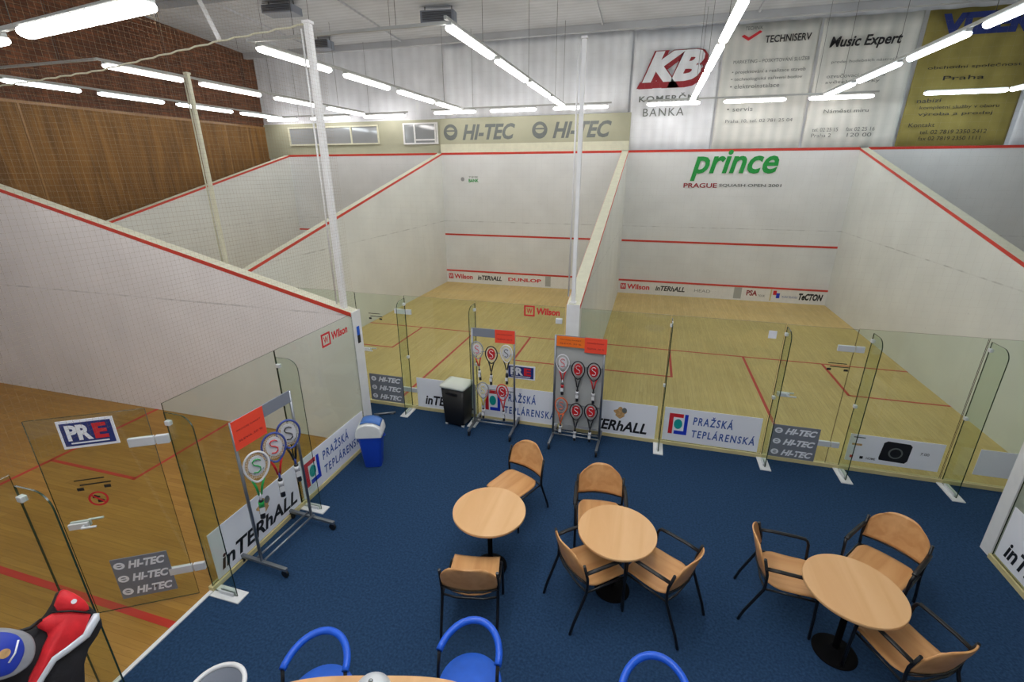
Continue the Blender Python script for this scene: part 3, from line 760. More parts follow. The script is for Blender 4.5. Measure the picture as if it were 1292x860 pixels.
for k, (a, b_, s) in enumerate(((.3,2.25,'MARKETING \u2013 POSKYTOV\u00c1N\u00cd SLU\u017dEB'),(.3,2.2,'\u2022 projektov\u00e1n\u00ed a realizace staveb'),(.3,2.15,'\u2022 technologick\u00e1 za\u0159\u00edzen\u00ed budov'),(.3,1.6,'\u2022 elektroinstalace'),(.3,1.0,'\u2022 servis'),(.3,2.1,'Praha 10, tel. 02 781 25 04'))):
    bt(b2, s, a, b_, (2.26,1.98,1.80,1.62,1.02,.70)[k], (2.37,2.09,1.91,1.73,1.13,.80)[k], M_greyink)
b3 = banner('hanging_banner', 'pale banner with a black slanted two-word heading', 4.92, 7.2, Z0, Z1-.03, M_cloth2, lean=.0)
bt(b3, 'Music Expert', .22, 1.9, 2.45, 2.78, M_ink, shear=.2, bold=.025)
for a, c, s, h in ((.35,1.9,'prodej hudebn\u00edch n\u00e1stroj\u016f',2.12),(.3,1.7,'ozvu\u010dovac\u00ed technika',1.78),(.3,1.6,'sv\u011bteln\u00e9 parky',1.62),(.4,1.5,'N\u00e1m\u011bst\u00ed m\u00edru',.90),(.2,.85,'tel. 02 25 15',.42),(1.05,1.75,'fax 02 25 16',.42),(.2,.7,'Praha 2',.27),(1.1,1.7,'120 00',.27)):
    bt(b3, s, a, c, h, h+.10, M_greyink)
b4 = banner('hanging_banner', 'olive yellow banner with dark blue heading', 7.26, 9.75, Z0, Z1-.04, M_olive, lean=.05)
bt(b4, 'VIZER', .35, 2.3, 2.62, 3.12, M_navy, bold=.06)
for a, c, s, h in ((.3,2.3,'obchodn\u00ed spole\u010dnost',1.85),(.7,1.6,'Praha',1.6),(.25,.8,'nab\u00edz\u00ed',1.08),(.35,2.1,'kompletn\u00ed slu\u017eby v oboru',.9),(.35,2.0,'v\u00fdroba a prodej',.74),(.2,.8,'Kontakt',.48),(.5,2.0,'tel. 02 7819 2350 2412',.30),(.5,1.9,'fax 02 7819 2350 1111',.14)):
    bt(b4, s, a, c, h, h+.1, M_ink)
b5 = banner('hanging_banner', 'plain pale banner at the right edge beyond the olive one', 9.85, 12.3, Z0, Z1-.05, M_cloth)
b6 = banner('wall_sheet', 'plain white sheeting above the ivory lettered panel', -6.3, -.12, 5.74, 7.98, M_cloth)

# ------------------------------------------------------------------ posts, nets, ropes
def post(name, x, y, z0, z1, w, label, m=M_white):
    o = thing(name, label, 'post', (x,y,z0))
    MB().bb((-w/2,-w/2,.01),(w/2,w/2,z1-z0)).build('shaft', m, o, bevel=.006)
    MB().bb((-w*.8,-w*.8,0),(w*.8,w*.8,.02)).build('base_plate', m, o)
    MB().bb((-w*.65,-w*.65,z1-z0),(w*.65,w*.65,z1-z0+.03)).build('cap', m, o)
    MB().tube([(-w*1.1,-w*.3,z1-z0-.05),(-w*1.3,-w*.3,.1)], .012, 6).build('tension_cable', m, o)
    return o
post('net_post', -3.22, -1.2, BACK, 5.66, .075, 'tall white square post on the end of the side wall')
post('net_post', -.115, .07, BACK+.01, 5.58, .058, 'tall white post on the end of the central dividing wall')
post('net_post', -6.56, .07, BACK+.01, 5.5, .058, 'greyish post standing beyond the left side court', M_cap)
def net(name, a, b, z0a, z0b, z1, pitch, r, m, label):
    """knotless net: thin square cords; lower edge may slope with the wall"""
    a = Vector((a[0],a[1],0)); b = Vector((b[0],b[1],0)); d = b-a; L = d.length; u = d.normalized(); n = Vector((-u.y,u.x,0))
    g = MB(); k = 0; m_ = int(L/pitch)
    def strand(p, q):
        t = (q-p).normalized(); s1 = n*r; s2 = t.cross(n).normalized()*r
        vs = [p+s1,p+s2,p-s1,p-s2,q+s1,q+s2,q-s1,q-s2]
        g.add(vs, [(0,1,5,4),(1,2,6,5),(2,3,7,6),(3,0,4,7)])
    for i in range(m_+1):
        p = a+u*(i*pitch); f = i*pitch/L; z0 = z0a+(z0b-z0a)*f
        if z1-z0 > .02: strand(Vector((p.x,p.y,z0)), Vector((p.x,p.y,z1)))
    z = min(z0a,z0b)
    while z < z1:
        f0, f1 = 0, 1
        if z0b > z0a and z < z0b: f1 = (z-z0a)/(z0b-z0a) if z > z0a else 0
        if f1 > .001:
            p = a+d*f0; q = a+d*f1
            strand(Vector((p.x,p.y,z)), Vector((q.x,q.y,z)))
        z += pitch
    return tag(g.build(name, m), label, 'net')
net('safety_net', (XC,YC+.1), (XC,-8.5), GC+.01, GC+.01, 5.6, .04, .0005, M_net, 'brown mesh net above the left side court glass')
net('safety_net', (-3.27,YC+.1), (-12.7,YC+.1), BACK+.07, TOP+.02, 5.6, .09, .0002, M_netw, 'thin mesh net above the sloping left side wall')
net('safety_net', (-6.4,.07), (-.2,.07), GH+.05, GH+.05, 5.5, .09, .0002, M_netw, 'thin mesh net above the middle court glass')
net('safety_net', (-.05,.07), (6.4,.07), GH+.09, GH+.09, 5.5, .09, .0002, M_netw, 'thin mesh net above the right court glass')
rp = MB(); P0 = Vector((-3.28,-1.2,5.63)); KP = [(-3.26,5.66),(-4.55,5.57),(-6.73,5.35),(-8.83,5.25),(-13.9,5.15)]; pts = []
for k in range(101):
    x = -3.26-k*10.6/100
    for (xa, za), (xb, zb) in zip(KP, KP[1:]):
        if xb <= x <= xa: z = za+(zb-za)*(x-xa)/(xb-xa)
    pts.append(Vector((x, -1.2, z+.008*math.sin(k*2.1))))
tag(rp.tube(pts, .011, 6).build('net_rope', M_cap), 'pale twisted rope running left from the tall white post', 'rope')
ho = [(-4.55,-1.2,5.58),(-4.8,-1.1,5.95),(-5.15,-1.0,6.5),(-5.6,-.9,7.2),(-6.0,-.8,8.0),(-6.2,-.8,8.6)]
tag(MB().tube(ho, .028, 8).build('hanging_hose', M_white), 'curved white hose hanging from the ceiling to the rope', 'hose')

# ------------------------------------------------------------------ lamps
def lamp(p0, p1, z, m, label, w=.13, group=None):
    a = Vector((p0[0],p0[1],z)); b = Vector((p1[0],p1[1],z)); L = (b-a).length-.10
    t = thing('fluorescent_light', label, 'ceiling light', ((a.x+b.x)/2,(a.y+b.y)/2,z), math.atan2(b.y-a.y,b.x-a.x), group)
    MB().bb((-L/2,-w*.30,.05),(L/2,w*.30,.10)).build('housing', M_greyback, t, bevel=.008)
    d = MB(); n = 10
    sec = [(w/2*math.cos(PI-.55+(PI+1.1)*k/n), .035+.05*math.sin(PI-.55+(PI+1.1)*k/n)) for k in range(n+1)]
    vs = []; R = [(-L/2,.55),(-L/2+.05,1),(L/2-.05,1),(L/2,.55)]
    for x, s in R: vs += [(x, y*s, .03+(zz-.03)*s) for y, zz in sec]
    W = n+1; fs = []
    for i in range(3):
        for k in range(n): fs.append((i*W+k, i*W+k+1, (i+1)*W+k+1, (i+1)*W+k))
    sm = [True]*len(fs)
    fs += [tuple(range(W))[::-1], tuple(range(3*W,4*W))]; sm += [False]*2
    fs += [tuple([i*W for i in range(4)]+[i*W+n for i in range(3,-1,-1)])]; sm += [False]
    d.add(vs, fs, sm); d.build('diffuser', m, t)
    return t
def rail(p0, p1, z, label, wires=3):
    a = Vector((p0[0],p0[1],z)); b = Vector((p1[0],p1[1],z)); L = (b-a).length
    t = thing('lamp_rail', label, 'rail', (a.x,a.y,z), math.atan2(b.y-a.y,b.x-a.x))
    MB().bb((0,-.02,.10),(L,.02,.14)).build('channel', M_greyback, t)
    u = (b-a).normalized()
    for k in range(wires):
        f = (k+.5)/wires*L; zc_ = zc(a.y+u.y*f)
        MB().tube([(f,0,.14),(f,0,zc_-z)], .004, 5).build('suspension_wire', M_dark, t)
    return t
ZL = 5.8
ordn = ['nearest','second','third','farthest']
def run(x, segs, m, where, yend=8.85):
    for k, (a, b) in enumerate(segs):
        lamp((x,a),(x,b),ZL,m,f'{ordn[k]} tube light on the {where}')
    rail((x,segs[0][0]-.05),(x,yend+.1),ZL,f'thin rail carrying the lights of the {where}')
segs = [(.0,1.95),(2.15,4.25),(4.5,6.58),(6.8,8.7)]
run(1.69, segs, M_lampw, 'left rail of the right court')
run(4.98, [(.55,2.1),(2.38,4.22),(4.48,6.48),(6.7,8.7)], M_lampc, 'right rail of the right court')
run(-1.95, segs, M_lampw, 'right rail of the middle court')
run(-5.27, [(.22,2.14),(2.5,4.33),(4.68,6.75),(6.9,8.75)], M_lampw, 'left rail of the middle court')
run(-8.9, [(.45,2.14),(2.45,4.3),(4.7,6.6),(6.9,9.0)], M_lampr, 'right rail of the far left court')
run(-12.45, [(.9,2.5),(2.8,4.6),(4.9,6.95),(7.2,9.2)], M_lampc, 'left rail of the far left court')
def cross(xs, y, m, where):
    for k, (a, b) in enumerate(xs):
        lamp((a,y),(b,y),ZL-.015,m,f"{('left','middle','right')[k]} tube light of the crosswise row at the far end of the {where}")
    rail((xs[0][0]-.05,y),(xs[-1][1]+.05,y),ZL,f'crosswise light rail at the far end of the {where}',2)
cross([(.43,1.97),(2.5,4.15),(4.61,6.2)], 8.75+.15, M_lampr, 'right court')
cross([(-6.35,-4.8),(-4.4,-2.8),(-2.35,-.6)], 9.0, M_lampr, 'middle court')
cross([(-13.3,-11.9),(-11.4,-9.7),(-9.2,-7.5)], 9.35, M_lampr, 'far left court')
lamp((7.2,8.9),(9.0,8.9),ZL,M_lampc,'tube light low above the court beyond the right wall')
lamp((9.0,8.9),(9.0,6.9),ZL,M_lampc,'tube light at the right edge beyond the right court')
for xa, xb, y, lab in ((-5.3,-1.92,.12,'middle'),(-12.5,-8.85,.35,'far left')):
    rail((xa,y),(xb,y),ZL-.02,f'pale crossbar joining the near ends of the {lab} court rails',2)
# lights of the side courts
lamp((-4.93,-3.14),(-2.93,-3.44),5.2,M_lampw,'large tube light at the top left corner', w=.17)
lamp((-7.3,-2.78),(-5.28,-3.08),5.2,M_lampw,'light whose rounded end shows at the top left edge', w=.17)
rail((-7.5,-2.72),(-2.75,-3.44),5.2,'rail carrying the large lights at the top left corner',3)
for k, x in enumerate((-9.6,)): lamp((x,-2.95),(x+2,-2.95),5.2,M_lampw,f"{('third','fourth')[k]} light of the left side court row above its side wall", w=.17)
for k, x in enumerate((-7.3,-5.0)): lamp((x,-6.2),(x+2,-6.2),5.2,M_lampw,f"{('second','nearest')[k]} light of the left side court's outer row", w=.17)
for k, x in enumerate((7.5,9.8)): lamp((x,-3.0),(x+2,-3.0),5.2,M_lampw,f"{('nearest','second')[k]} light of the right side court", w=.17)
# added fill lights out of view, put in to brighten the lounge
for k, y in enumerate((-7.6,-5.5,-3.4)):
    lamp((-1.2,y),(-1.2,y+1.8),5.9,M_loungefill,f"{('nearest','second','third')[k]} added fill light of the unseen left row above the lounge tables", w=.17)
    lamp((.9,y),(.9,y+1.8),5.9,M_loungefill,f"{('nearest','second','third')[k]} added fill light of the unseen right row above the lounge tables", w=.17)
# ceiling strip light and heaters
lamp((-.05,7.2),(.72,7.35),zc(7.2)-.15,M_lampc,'short strip light on the ceiling at the top edge', w=.12)
def heater(x, y, label, W=.75, D=.5, H=.3):
    z = zc(y)-H-.12
    t = thing('ceiling_heater', label, 'heater', (x,y,z), .12)
    MB().bb((-W/2,-D/2,0),(W/2,D/2,H)).build('casing', M_greyp, t, bevel=.02)
    f = MB()
    for k in range(7): f.box((0,-D/2-.012,.05+k*.033),(W*.86,.02,.01),(.5,0,0))
    f.build('louvres', M_dark, t)
    g = MB()
    for a in (-1,1): g.tube([(a*W*.4,0,H),(a*W*.4,0,H+.14)], .012, 6)
    g.build('bracket', M_dark, t)
    return t
heater(-5.2, 7.2, 'blue grey box heater on the ceiling above the middle court', W=.95, D=.35)
heater(-9.9, 8.6, 'dark heater in the ceiling corner by the brick wall', W=.5, D=.4, H=.25)
heater(-9.2, 5.9, 'dark finned box on the ceiling left of the tall post', W=.9, D=.5, H=.2)

# ------------------------------------------------------------------ chairs
def arc(c, r, a0, a1, n, plane='yz'):
    out = []
    for k in range(n+1):
        a = a0+(a1-a0)*k/n
        if plane == 'yz': out.append((c[0], c[1]+r*math.cos(a), c[2]+r*math.sin(a)))
    return out
def make_chair(arms, label, group):
    t = thing('plywood_chair', label, 'chair', group=group)
    SW, SD, SH = .475, .43, .45
    def seat(u, v):
        y = -SD/2+SD*v; x = (u-.5)*SW*(1-.05*v)
        if v < .25: # rounded rear
            s = 1-(1-v/.25)**2*.22; x *= s
            y -= .035*(1-(2*u-1)**2)*(1-v/.25)
        z = SH+.012*(2*u-1)**2*1.2 - .02*max(0,(v-.75)/.25)**2 - .012*math.sin(PI*v)
        return (x, y, z)
    MB().grid(seat, 14, 14, .012).build('seat', M_beech, t)
    def back(u, v):
        s = 2*u-1
        wv = 1 if v < .45 else math.sqrt(max(0, 1-((v-.45)/.55)**2*.62))
        x = s*.25*wv
        z = .545+.325*v
        z -= .045*abs(s)**3*v
        y = -.235-.09*v-.055*(1-s*s)
        return (x, y, z)
    MB().grid(back, 18, 12, .011).build('backrest', M_beech, t)
    r = .0135
    for s in (-1,1):
        # front leg
        if arms: p = [(s*.252,.19,0),(s*.252,.185,.25),(s*.256,.175,.44),(s*.262,.165,.62),(s*.268,.15,.655),(s*.268,.12,.668)]
        else: p = [(s*.252,.19,0),(s*.25,.185,.25),(s*.246,.178,.41),(s*.24,.165,.432),(s*.235,.13,.436)]
        MB().tube(p, r, 8).build('leg', M_black, t)
        p = [(s*.252,-.40,0),(s*.252,-.365,.12),(s*.252,-.30,.28),(s*.252,-.245,.42),(s*.254,-.24,.50),(s*.258,-.245,.60),(s*.254,-.285,.76)]
        MB().tube(p, r, 8).build('leg', M_black, t)
        if arms:
            MB().tube([(s*.268,.14,.668),(s*.268,.05,.674),(s*.268,-.15,.674),(s*.262,-.262,.668)], .021, 8, flat=.6).build('armrest', M_blackp, t)
    f = MB()
    for s in (-1,1): f.tube([(s*.245,.175,.430),(s*.248,0,.432),(s*.25,-.235,.430)], .010, 8)
    f.tube([(-.24,.15,.428),(.24,.15,.428)], .010, 8); f.tube([(-.25,-.235,.43),(-.12,-.262,.428),(.12,-.262,.428),(.25,-.235,.43)], .010, 8)
    f.build('seat_frame', M_black, t)
    b = MB(); b.tube([(-.256,-.245,.535),(-.12,-.285,.532),(0,-.297,.532),(.12,-.285,.532),(.256,-.245,.535)], .011, 8)
    b.build('back_rail', M_black, t)
    return t
chairA = None; chairB = None
def face(v): return math.atan2(v[1], v[0])-PI/2
CH = [ # x, y, facing vector, arms, label
 (-.42,-2.22,(-.41,-.91),0,'armless plywood chair tucked behind the left round table'),
 (-.40,-3.60,(-.20,.98),0,'armless plywood chair standing alone in front of the left round table'),
 (.65,-2.48,(.11,-.99),1,'plywood armchair on the far side of the middle round table'),
 (.67,-3.17,(.76,.65),1,'plywood armchair at the left of the middle round table, back to the viewer'),
 (1.26,-3.08,(-.86,.51),1,'plywood armchair at the right of the middle round table'),
 (2.46,-2.80,(.996,-.08),1,'plywood armchair left of the large-looking right table'),
 (3.29,-2.49,(-.64,-.77),1,'plywood armchair facing forward behind the right table'),
 (3.13,-3.34,(-.45,.89),1,'plywood armchair in the bottom right corner'),
]
grp = 'plywood chairs around the round tables'
for x, y, fv, arms, lab in CH:
    if arms:
        if chairA is None: c = chairA = make_chair(True, lab, grp)
        else: c = copy_tree(chairA)
    else:
        if chairB is None: c = chairB = make_chair(False, lab, grp)
        else: c = copy_tree(chairB)
    c['label'] = lab; c.location = (x,y,0); c.rotation_euler = (0,0,face(fv))

# ------------------------------------------------------------------ round tables
def make_table(label):
    t = thing('round_table', label, 'table', group='small round beech tables')
    R = .375
    MB().lathe([(R-.004,.712),(R,.716),(R,.736),(R-.004,.74)], 64).build('table_top', M_table, t)
    MB().lathe([(R-.02,.705),(R-.004,.712)], 64).build('edge_band', M_black, t)
    MB().tube([(0,0,.03),(0,0,.70)], .026, 16).build('column', M_base, t)
    MB().lathe([(.16,.69),(.16,.705)], 24).build('top_plate', M_black, t)
    b = MB(); b.lathe([(.175,0),(.175,.010),(.15,.018),(.05,.035),(.035,.06)], 40); b.build('base', M_base, t)
    return t
TB = [(-.425,-3.06,'round beech table at the left with one chair tucked in'),(.86,-3.0,'round beech table in the middle ringed by three armchairs'),(2.81,-3.14,'round beech table at the right that looks stretched to an oval')]
t0 = None
for x, y, lab in TB:
    if t0 is None: t = t0 = make_table(lab)
    else: t = copy_tree(t0)
    t['label'] = lab; t.location = (x,y,0)

# ------------------------------------------------------------------ blue tub chairs
def make_blue(label):
    t = thing('blue_tube_chair', label, 'chair', group='blue chairs at the near counter')
    MB().lathe([(.19,.43),(.225,.437),(.235,.45),(.226,.468),(.16,.474),(.0,.476)], 40, c=(0,-.03,0), cap=False).build('seat', M_bluefab, t)
    R = .222; h = .80
    # arc backrest: open towards +y (front)
    pts = []
    for k in range(25):
        a = PI+.04+(PI-.08)*k/24
        pts.append((R*math.cos(a), -.0+.27*math.sin(a)+.0, h-.06*(1-abs(math.sin(a)))))
    MB().tube(pts, .026, 12).build('backrest', M_blue, t)
    for s in (-1,1):
        MB().tube([pts[-1 if s > 0 else 0], (s*R,.02,.62),(s*.225,.04,.46),(s*.21,.16,.0)], .013, 8).build('leg', M_black, t)
        MB().tube([(s*.2,-.05,.44),(s*.21,-.2,.0)], .013, 8).build('leg', M_black, t)
    MB().tube([(.22*math.cos(2*PI*k/24), .2*math.sin(2*PI*k/24), .425) for k in range(24)], .011, 8, closed=True).build('seat_ring', M_black, t)
    return t
b0 = None
for x, y, rz, lab in ((-1.07,-4.98,.25,'blue chair with a curved tube back at the left end of the counter'),(-.07,-4.60,.02,'blue chair with a curved tube back at the middle of the counter'),(1.22,-4.52,-.05,'blue curved tube chair back at the bottom edge right of the counter')):
    if b0 is None: t = b0 = make_blue(lab)
    else: t = copy_tree(b0)
    t['label'] = lab; t.location = (x,y,0); t.rotation_euler = (0,0,rz+PI)

# counter at the very bottom of the view with a chrome dome
ct = thing('curved_counter', 'pale wooden counter edge at the very bottom of the view', 'counter', (-.53,-5.262,0), .276)
n = 60; pts = []
for k in range(n):
    a = 2*PI*k/n; c, s = math.cos(a), math.sin(a); e = 2/3.2
    pts.append((math.copysign(abs(c)**e,c)*.82, math.copysign(abs(s)**e,s)*.40))
MB().prism(pts, .715, .74).build('top', M_table, ct, bevel=.004)
for sx in (-.5,.5):
    MB().tube([(sx,0,.03),(sx,0,.715)], .035, 14).build('column', M_black, ct)
    MB().lathe([(.25,0),(.25,.012),(.2,.025),(.04,.04)], 32, c=(sx,0,0)).build('base', M_black, ct)
dm = thing('chrome_dome', 'rounded chrome dome standing on the pale counter edge', 'bowl', (-.60,-4.985,.74))
MB().lathe([(.125,0),(.125,.01),(.118,.03),(.10,.055),(.07,.078),(.035,.09),(.0,.094)], 36, cap=False).build('cover', M_steelp, dm)
MB().lathe([(.0,.09),(.012,.094),(.016,.108),(.010,.12),(.0,.122)], 16, cap=False).build('knob', M_chrome, dm)
wbkt = thing('waste_basket', 'round basket with a white rim at the bottom edge', 'basket', (-1.62,-5.26,0))
MB().lathe([(.12,0),(.125,.01),(.165,.74),(.158,.74),(.12,.02),(0,.02)], 36, cap=False).build('body', M_greyp, wbkt)
MB().tube([(.172*math.cos(2*PI*k/36), .172*math.sin(2*PI*k/36), .745) for k in range(36)], .016, 10, closed=True).build('rim', M_white, wbkt)
MB().lathe([(.0,.64),(.06,.665),(.10,.655),(.125,.62)], 30, cap=False).build('liner', M_baggrey, wbkt)

# ------------------------------------------------------------------ bins
bb = thing('pedal_bin', 'black bin with a pale flat lid against the glass', 'bin', (-1.93,-.27,0), -.12)
b = MB()
def loft(b, secs, seg=4, mi=0):
    rings = []
    for z, x, y, r in secs:
        ring = []
        for cx, cy, a0 in ((x-r,y-r,0),(-x+r,y-r,PI/2),(-x+r,-y+r,PI),(x-r,-y+r,1.5*PI)):
            for k in range(seg+1):
                a = a0+PI/2*k/seg; ring.append((cx+r*math.cos(a), cy+r*math.sin(a), z))
        rings.append(ring)
    n = len(rings[0]); vs = [v for r_ in rings for v in r_]; fs = []
    for i in range(len(rings)-1):
        for k in range(n): fs.append((i*n+k, i*n+(k+1)%n, (i+1)*n+(k+1)%n, (i+1)*n+k))
    sm = [True]*len(fs); fs += [list(range(n))[::-1], list(range((len(rings)-1)*n, len(rings)*n))]; sm += [False]*2
    b.add(vs, fs, sm, mi); return b
loft(b, [(.05,.175,.15,.03),(.06,.18,.155,.035),(.70,.21,.18,.035)]).build('body', M_blackp, bb)
loft(MB(), [(.70,.225,.195,.04),(.725,.23,.20,.045),(.745,.222,.192,.045),(.775,.15,.12,.04),(.78,.13,.10,.04)]).build('lid', M_lid, bb)
for sx in (-1,1): MB().tube([(sx*.13,-.12,.025),(sx*.17,-.12,.025)], .025, 12).build('wheel', M_steelp, bb)
MB().bb((-.15,.05,0),(.15,.12,.05)).build('rear_foot', M_blackp, bb)
MB().bb((-.10,-.205,.60),(.10,-.182,.63)).build('grip', M_blackp, bb)
bl = thing('swing_bin', 'blue swing-top bin with a white lid at the wall end', 'bin', (-2.66,-1.72,0), .35)
loft(MB(), [(0,.115,.095,.04),(.01,.12,.10,.045),(.50,.165,.135,.05),(.52,.17,.14,.05)]).build('body', M_binblue, bl)
# white hood: arched top
def hood(u, v):
    a = PI*u; x = -.18*math.cos(a); z = .52+.20*math.sin(a)**.75
    y = (-.15+.30*v)
    return (x, y, z)
hb_ = MB(); N = 18
prof = [(-.182,.515),(-.186,.55)]+[(-.182*math.cos(PI*(.12+.76*k/N)), .56+.16*math.sin(PI*(.12+.76*k/N))**.8) for k in range(N+1)]+[(.186,.55),(.182,.515)]
ysec = [(-.155,.93),(-.135,1),(.135,1),(.155,.93)]
vs = []; n = len(prof)
for y, s in ysec: vs += [(x*s, y, .52+(z-.52)*s) for x, z in prof]
fs = [(i*n+k,(i+1)*n+k,(i+1)*n+k+1,i*n+k+1) for i in range(3) for k in range(n-1)]; sm = [True]*len(fs)
fs += [tuple(range(n)), tuple(range(3*n,4*n))[::-1], tuple([i*n for i in range(4)]+[i*n+n-1 for i in range(3,-1,-1)])[::-1]]; sm += [False]*3
hb_.add(vs, fs, sm); hb_.build('lid', M_white, bl)
def flap(u, v):
    th = PI*(.30+.52*u); return (-.19*math.cos(th), -.105+.21*v, .572+.163*math.sin(th)**.8)
MB().grid(flap, 10, 4, .008).build('flap', M_lidblue, bl, label='blue swinging flap')
MB().tube([(.165,-.05,.48),(.20,0,.47),(.165,.05,.48)], .008, 6).build('handle', M_binblue, bl)

st = tag(MB().bb((0,-.03,0),(.006,.03,.13)).build('wall_sticker', M_bluefab), 'tiny blue and black sticker on the end of the side wall', 'sticker'); st.location = (XC+.016,-1.2,1.78)
MB().bb((0,-.03,-.12),(.008,.03,0)).build('dark_part', M_ink, st)
lb = thing('floor_door_stop', 'short grey metal bar on the carpet by the side wall end', 'door stop', (-3.28,-.36,0))
MB().tube([(-.16,-.09,.02),(.16,.09,.02)], .018, 10).build('bar', M_alu, lb)
MB().bb((-.14,-.1,0),(-.08,-.04,.02)).bb((.08,.03,0),(.14,.09,.02)).build('fixing', M_alu, lb)
# ------------------------------------------------------------------ rackets
RM = {}
def rmat(c, nm):
    if nm not in RM: RM[nm] = mat('racket_'+nm, c, .35, coat=.3)
    return RM[nm]
WHT = rmat(rgb(232,232,236),'white'); BLK = rmat(rgb(30,30,34),'black'); RED = rmat(rgb(214,40,44),'red'); ORG = rmat(rgb(240,110,50),'orange')
GRN = rmat(rgb(40,170,80),'green'); SIL = rmat(rgb(150,156,165),'silver'); BLU = rmat(rgb(60,80,160),'blue'); YEL = rmat(rgb(220,200,70),'yellow'); LIM = rmat(rgb(150,230,50),'lime')
def racket(M, frame, cover, accent, label, group, Ls=1.0, grip=None):
    """hangs head up in the local x-z plane, origin at the head centre"""
    t = thing('squash_racket', label, 'racket', mtx=M, group=group)
    n = 28; a_, b_ = .095*Ls, .128*Ls
    def hd(k):
        th = 2*PI*k/n-PI/2; x = a_*math.cos(th); z = b_*math.sin(th)
        if z < 0: x *= 1-.30*(z/b_)**2; z *= 1.25
        return (x, 0, z)
    MB().tube([hd(k) for k in range(n)], .011, 8, closed=True, flat=.8).build('frame', frame, t)
    s = MB()
    for q in range(-6, 7):
        x = q*.0135; h = .118*math.sqrt(max(0,1-(x/.095)**2)); s.box((x,0,-.008),(.0022,.0015,2*h))
    for q in range(-8, 9):
        z = q*.0145; h = .088*math.sqrt(max(0,1-(z/.128)**2)); s.box((0,0,z),(2*h,.0015,.0022))
    s.build('strings', M_string, t)
    # printed cardboard insert on the strings
    pts = disc_pts(0,-.0,.064,22,.095)
    RX = Matrix.Rotation(PI/2, 4, 'X')
    ins = MB().prism(pts, .004, .007, M=RX).build('card_insert', cover, t)
    sq = [(.030,.045),(.012,.062),(-.016,.060),(-.030,.040),(-.022,.015),(.006,.0),(.026,-.018),(.026,-.046),(.004,-.064),(-.026,-.056)]
    MB().tube([(x,-.0085,z) for x, z in sq], .011, 6, flat=.35).build('card_print', accent if accent is not cover else WHT, ins)
    MB().tube([hd(24),(-.018,0,-.20),(-.009,0,-.27)] if False else [(-.044,0,-.135),(-.022,0,-.21),(-.009,0,-.29)], .010, 8).tube([(.044,0,-.135),(.022,0,-.21),(.009,0,-.29)], .010, 8).build('throat', accent if accent is not WHT else frame, t)
    MB().tube([(0,0,-.28),(0,0,-.34)], .010, 8).build('shaft', frame, t)
    MB().tube([(0,0,-.34),(0,0,-.35),(0,0,-.52),(0,0,-.53)], [.014,.020,.021,.022], 8).build('grip', grip or BLK, t)
    MB().bb((-.022,-.024,-.47),(.020,-.026,-.41)).build('price_tag', M_white, t)
    MB().tube([(0,0,-.36),(0,0,-.41)], .0235, 8).build('grip_band', WHT if frame is not WHT else accent, t)
    return t
def stand(label, M, W, H, back, signs, hookzs, xs_, rackets, group, foot=.62, base=.12, turn=0, Ls=1.0):
    """stand in local x (width) / -y towards lounge / z ; origin bottom centre"""
    t = thing('racket_stand', label, 'stand', mtx=M)
    for s in (-1,1):
        MB().tube([(s*W/2,0,base),(s*W/2,0,H)], .016, 8).build('upright', M_alu, t)
        f = MB().bb((s*W/2-.018,-foot/2,base-.035),(s*W/2+.018,foot/2,base)).build('foot', M_alu, t, bevel=.004)
        for q in (-1,1):
            MB().tube([(s*W/2-.012,q*(foot/2-.03),.042),(s*W/2+.012,q*(foot/2-.03),.042)], .042, 14).build('castor', M_blackp, f)
            MB().bb((s*W/2-.008,q*(foot/2-.03)-.02,.04),(s*W/2+.008,q*(foot/2-.03)+.02,base-.03)).build('castor_fork', M_alu, f)
    MB().tube([(-W/2,-.05,base+.03),(W/2,-.05,base+.03)], .012, 8).tube([(-W/2,.05,base+.03),(W/2,.05,base+.03)], .012, 8).build('crossbar', M_alu, t)
    if back: MB().bb((-W/2+.01,.012,.30),(W/2-.01,.022,H-.12)).build('back_panel', M_greyback, t, label='pale grey back panel')
    MB().bb((-W/2,-.012,H-.13),(W/2,.004,H+.005)).build('header', M_greyp, t)
    for a, b_, z0, z1, m in signs:
        sg = MB().bb((-W/2+a*W,-.024,H-z0),(-W/2+b_*W,-.02,H-z1)).build('price_sign', m, t)
        tt = []
        for q in range(2):
            w_ = (b_-a)*W; zz = H-z0+(z0-z1)*(.25+.35*q)
            text('lettering', 'PRODEJ RAKET' if q else 'SLEVA 30 %', -W/2+a*W+w_*.12, -W/2+b_*W-w_*.12, zz, zz+.022, M_maroon, sg, z=0).matrix_local = plane_mtx((0,-.026,0),(1,0,0))
    for z in hookzs:
        MB().tube([(-W/2,.006,z),(W/2,.006,z)], .007, 6).build('hook_rail', M_alu, t)
        h = MB()
        for x in xs_: h.tube([(x-.05,0,z),(x-.05,-.09,z),(x-.05,-.10,z+.02)], .004, 5).tube([(x+.05,0,z),(x+.05,-.09,z),(x+.05,-.10,z+.02)], .004, 5)
        h.build('hooks', M_chrome, t)
    for (x, z, fr, cv, ac, lab, tilt) in rackets:
        MM = M @ Matrix.Translation((x,-.06,z)) @ Matrix.Rotation(turn, 4, 'Z') @ Matrix.Rotation(tilt, 4, 'Y') @ Matrix.Rotation(.05, 4, 'X') @ Matrix.Scale(Ls, 4)
        racket(MM, fr, cv, ac, lab, group)
    return t
pm = lambda x, y, rz: Matrix.Translation((x,y,0)) @ Matrix.Rotation(rz, 4, 'Z')
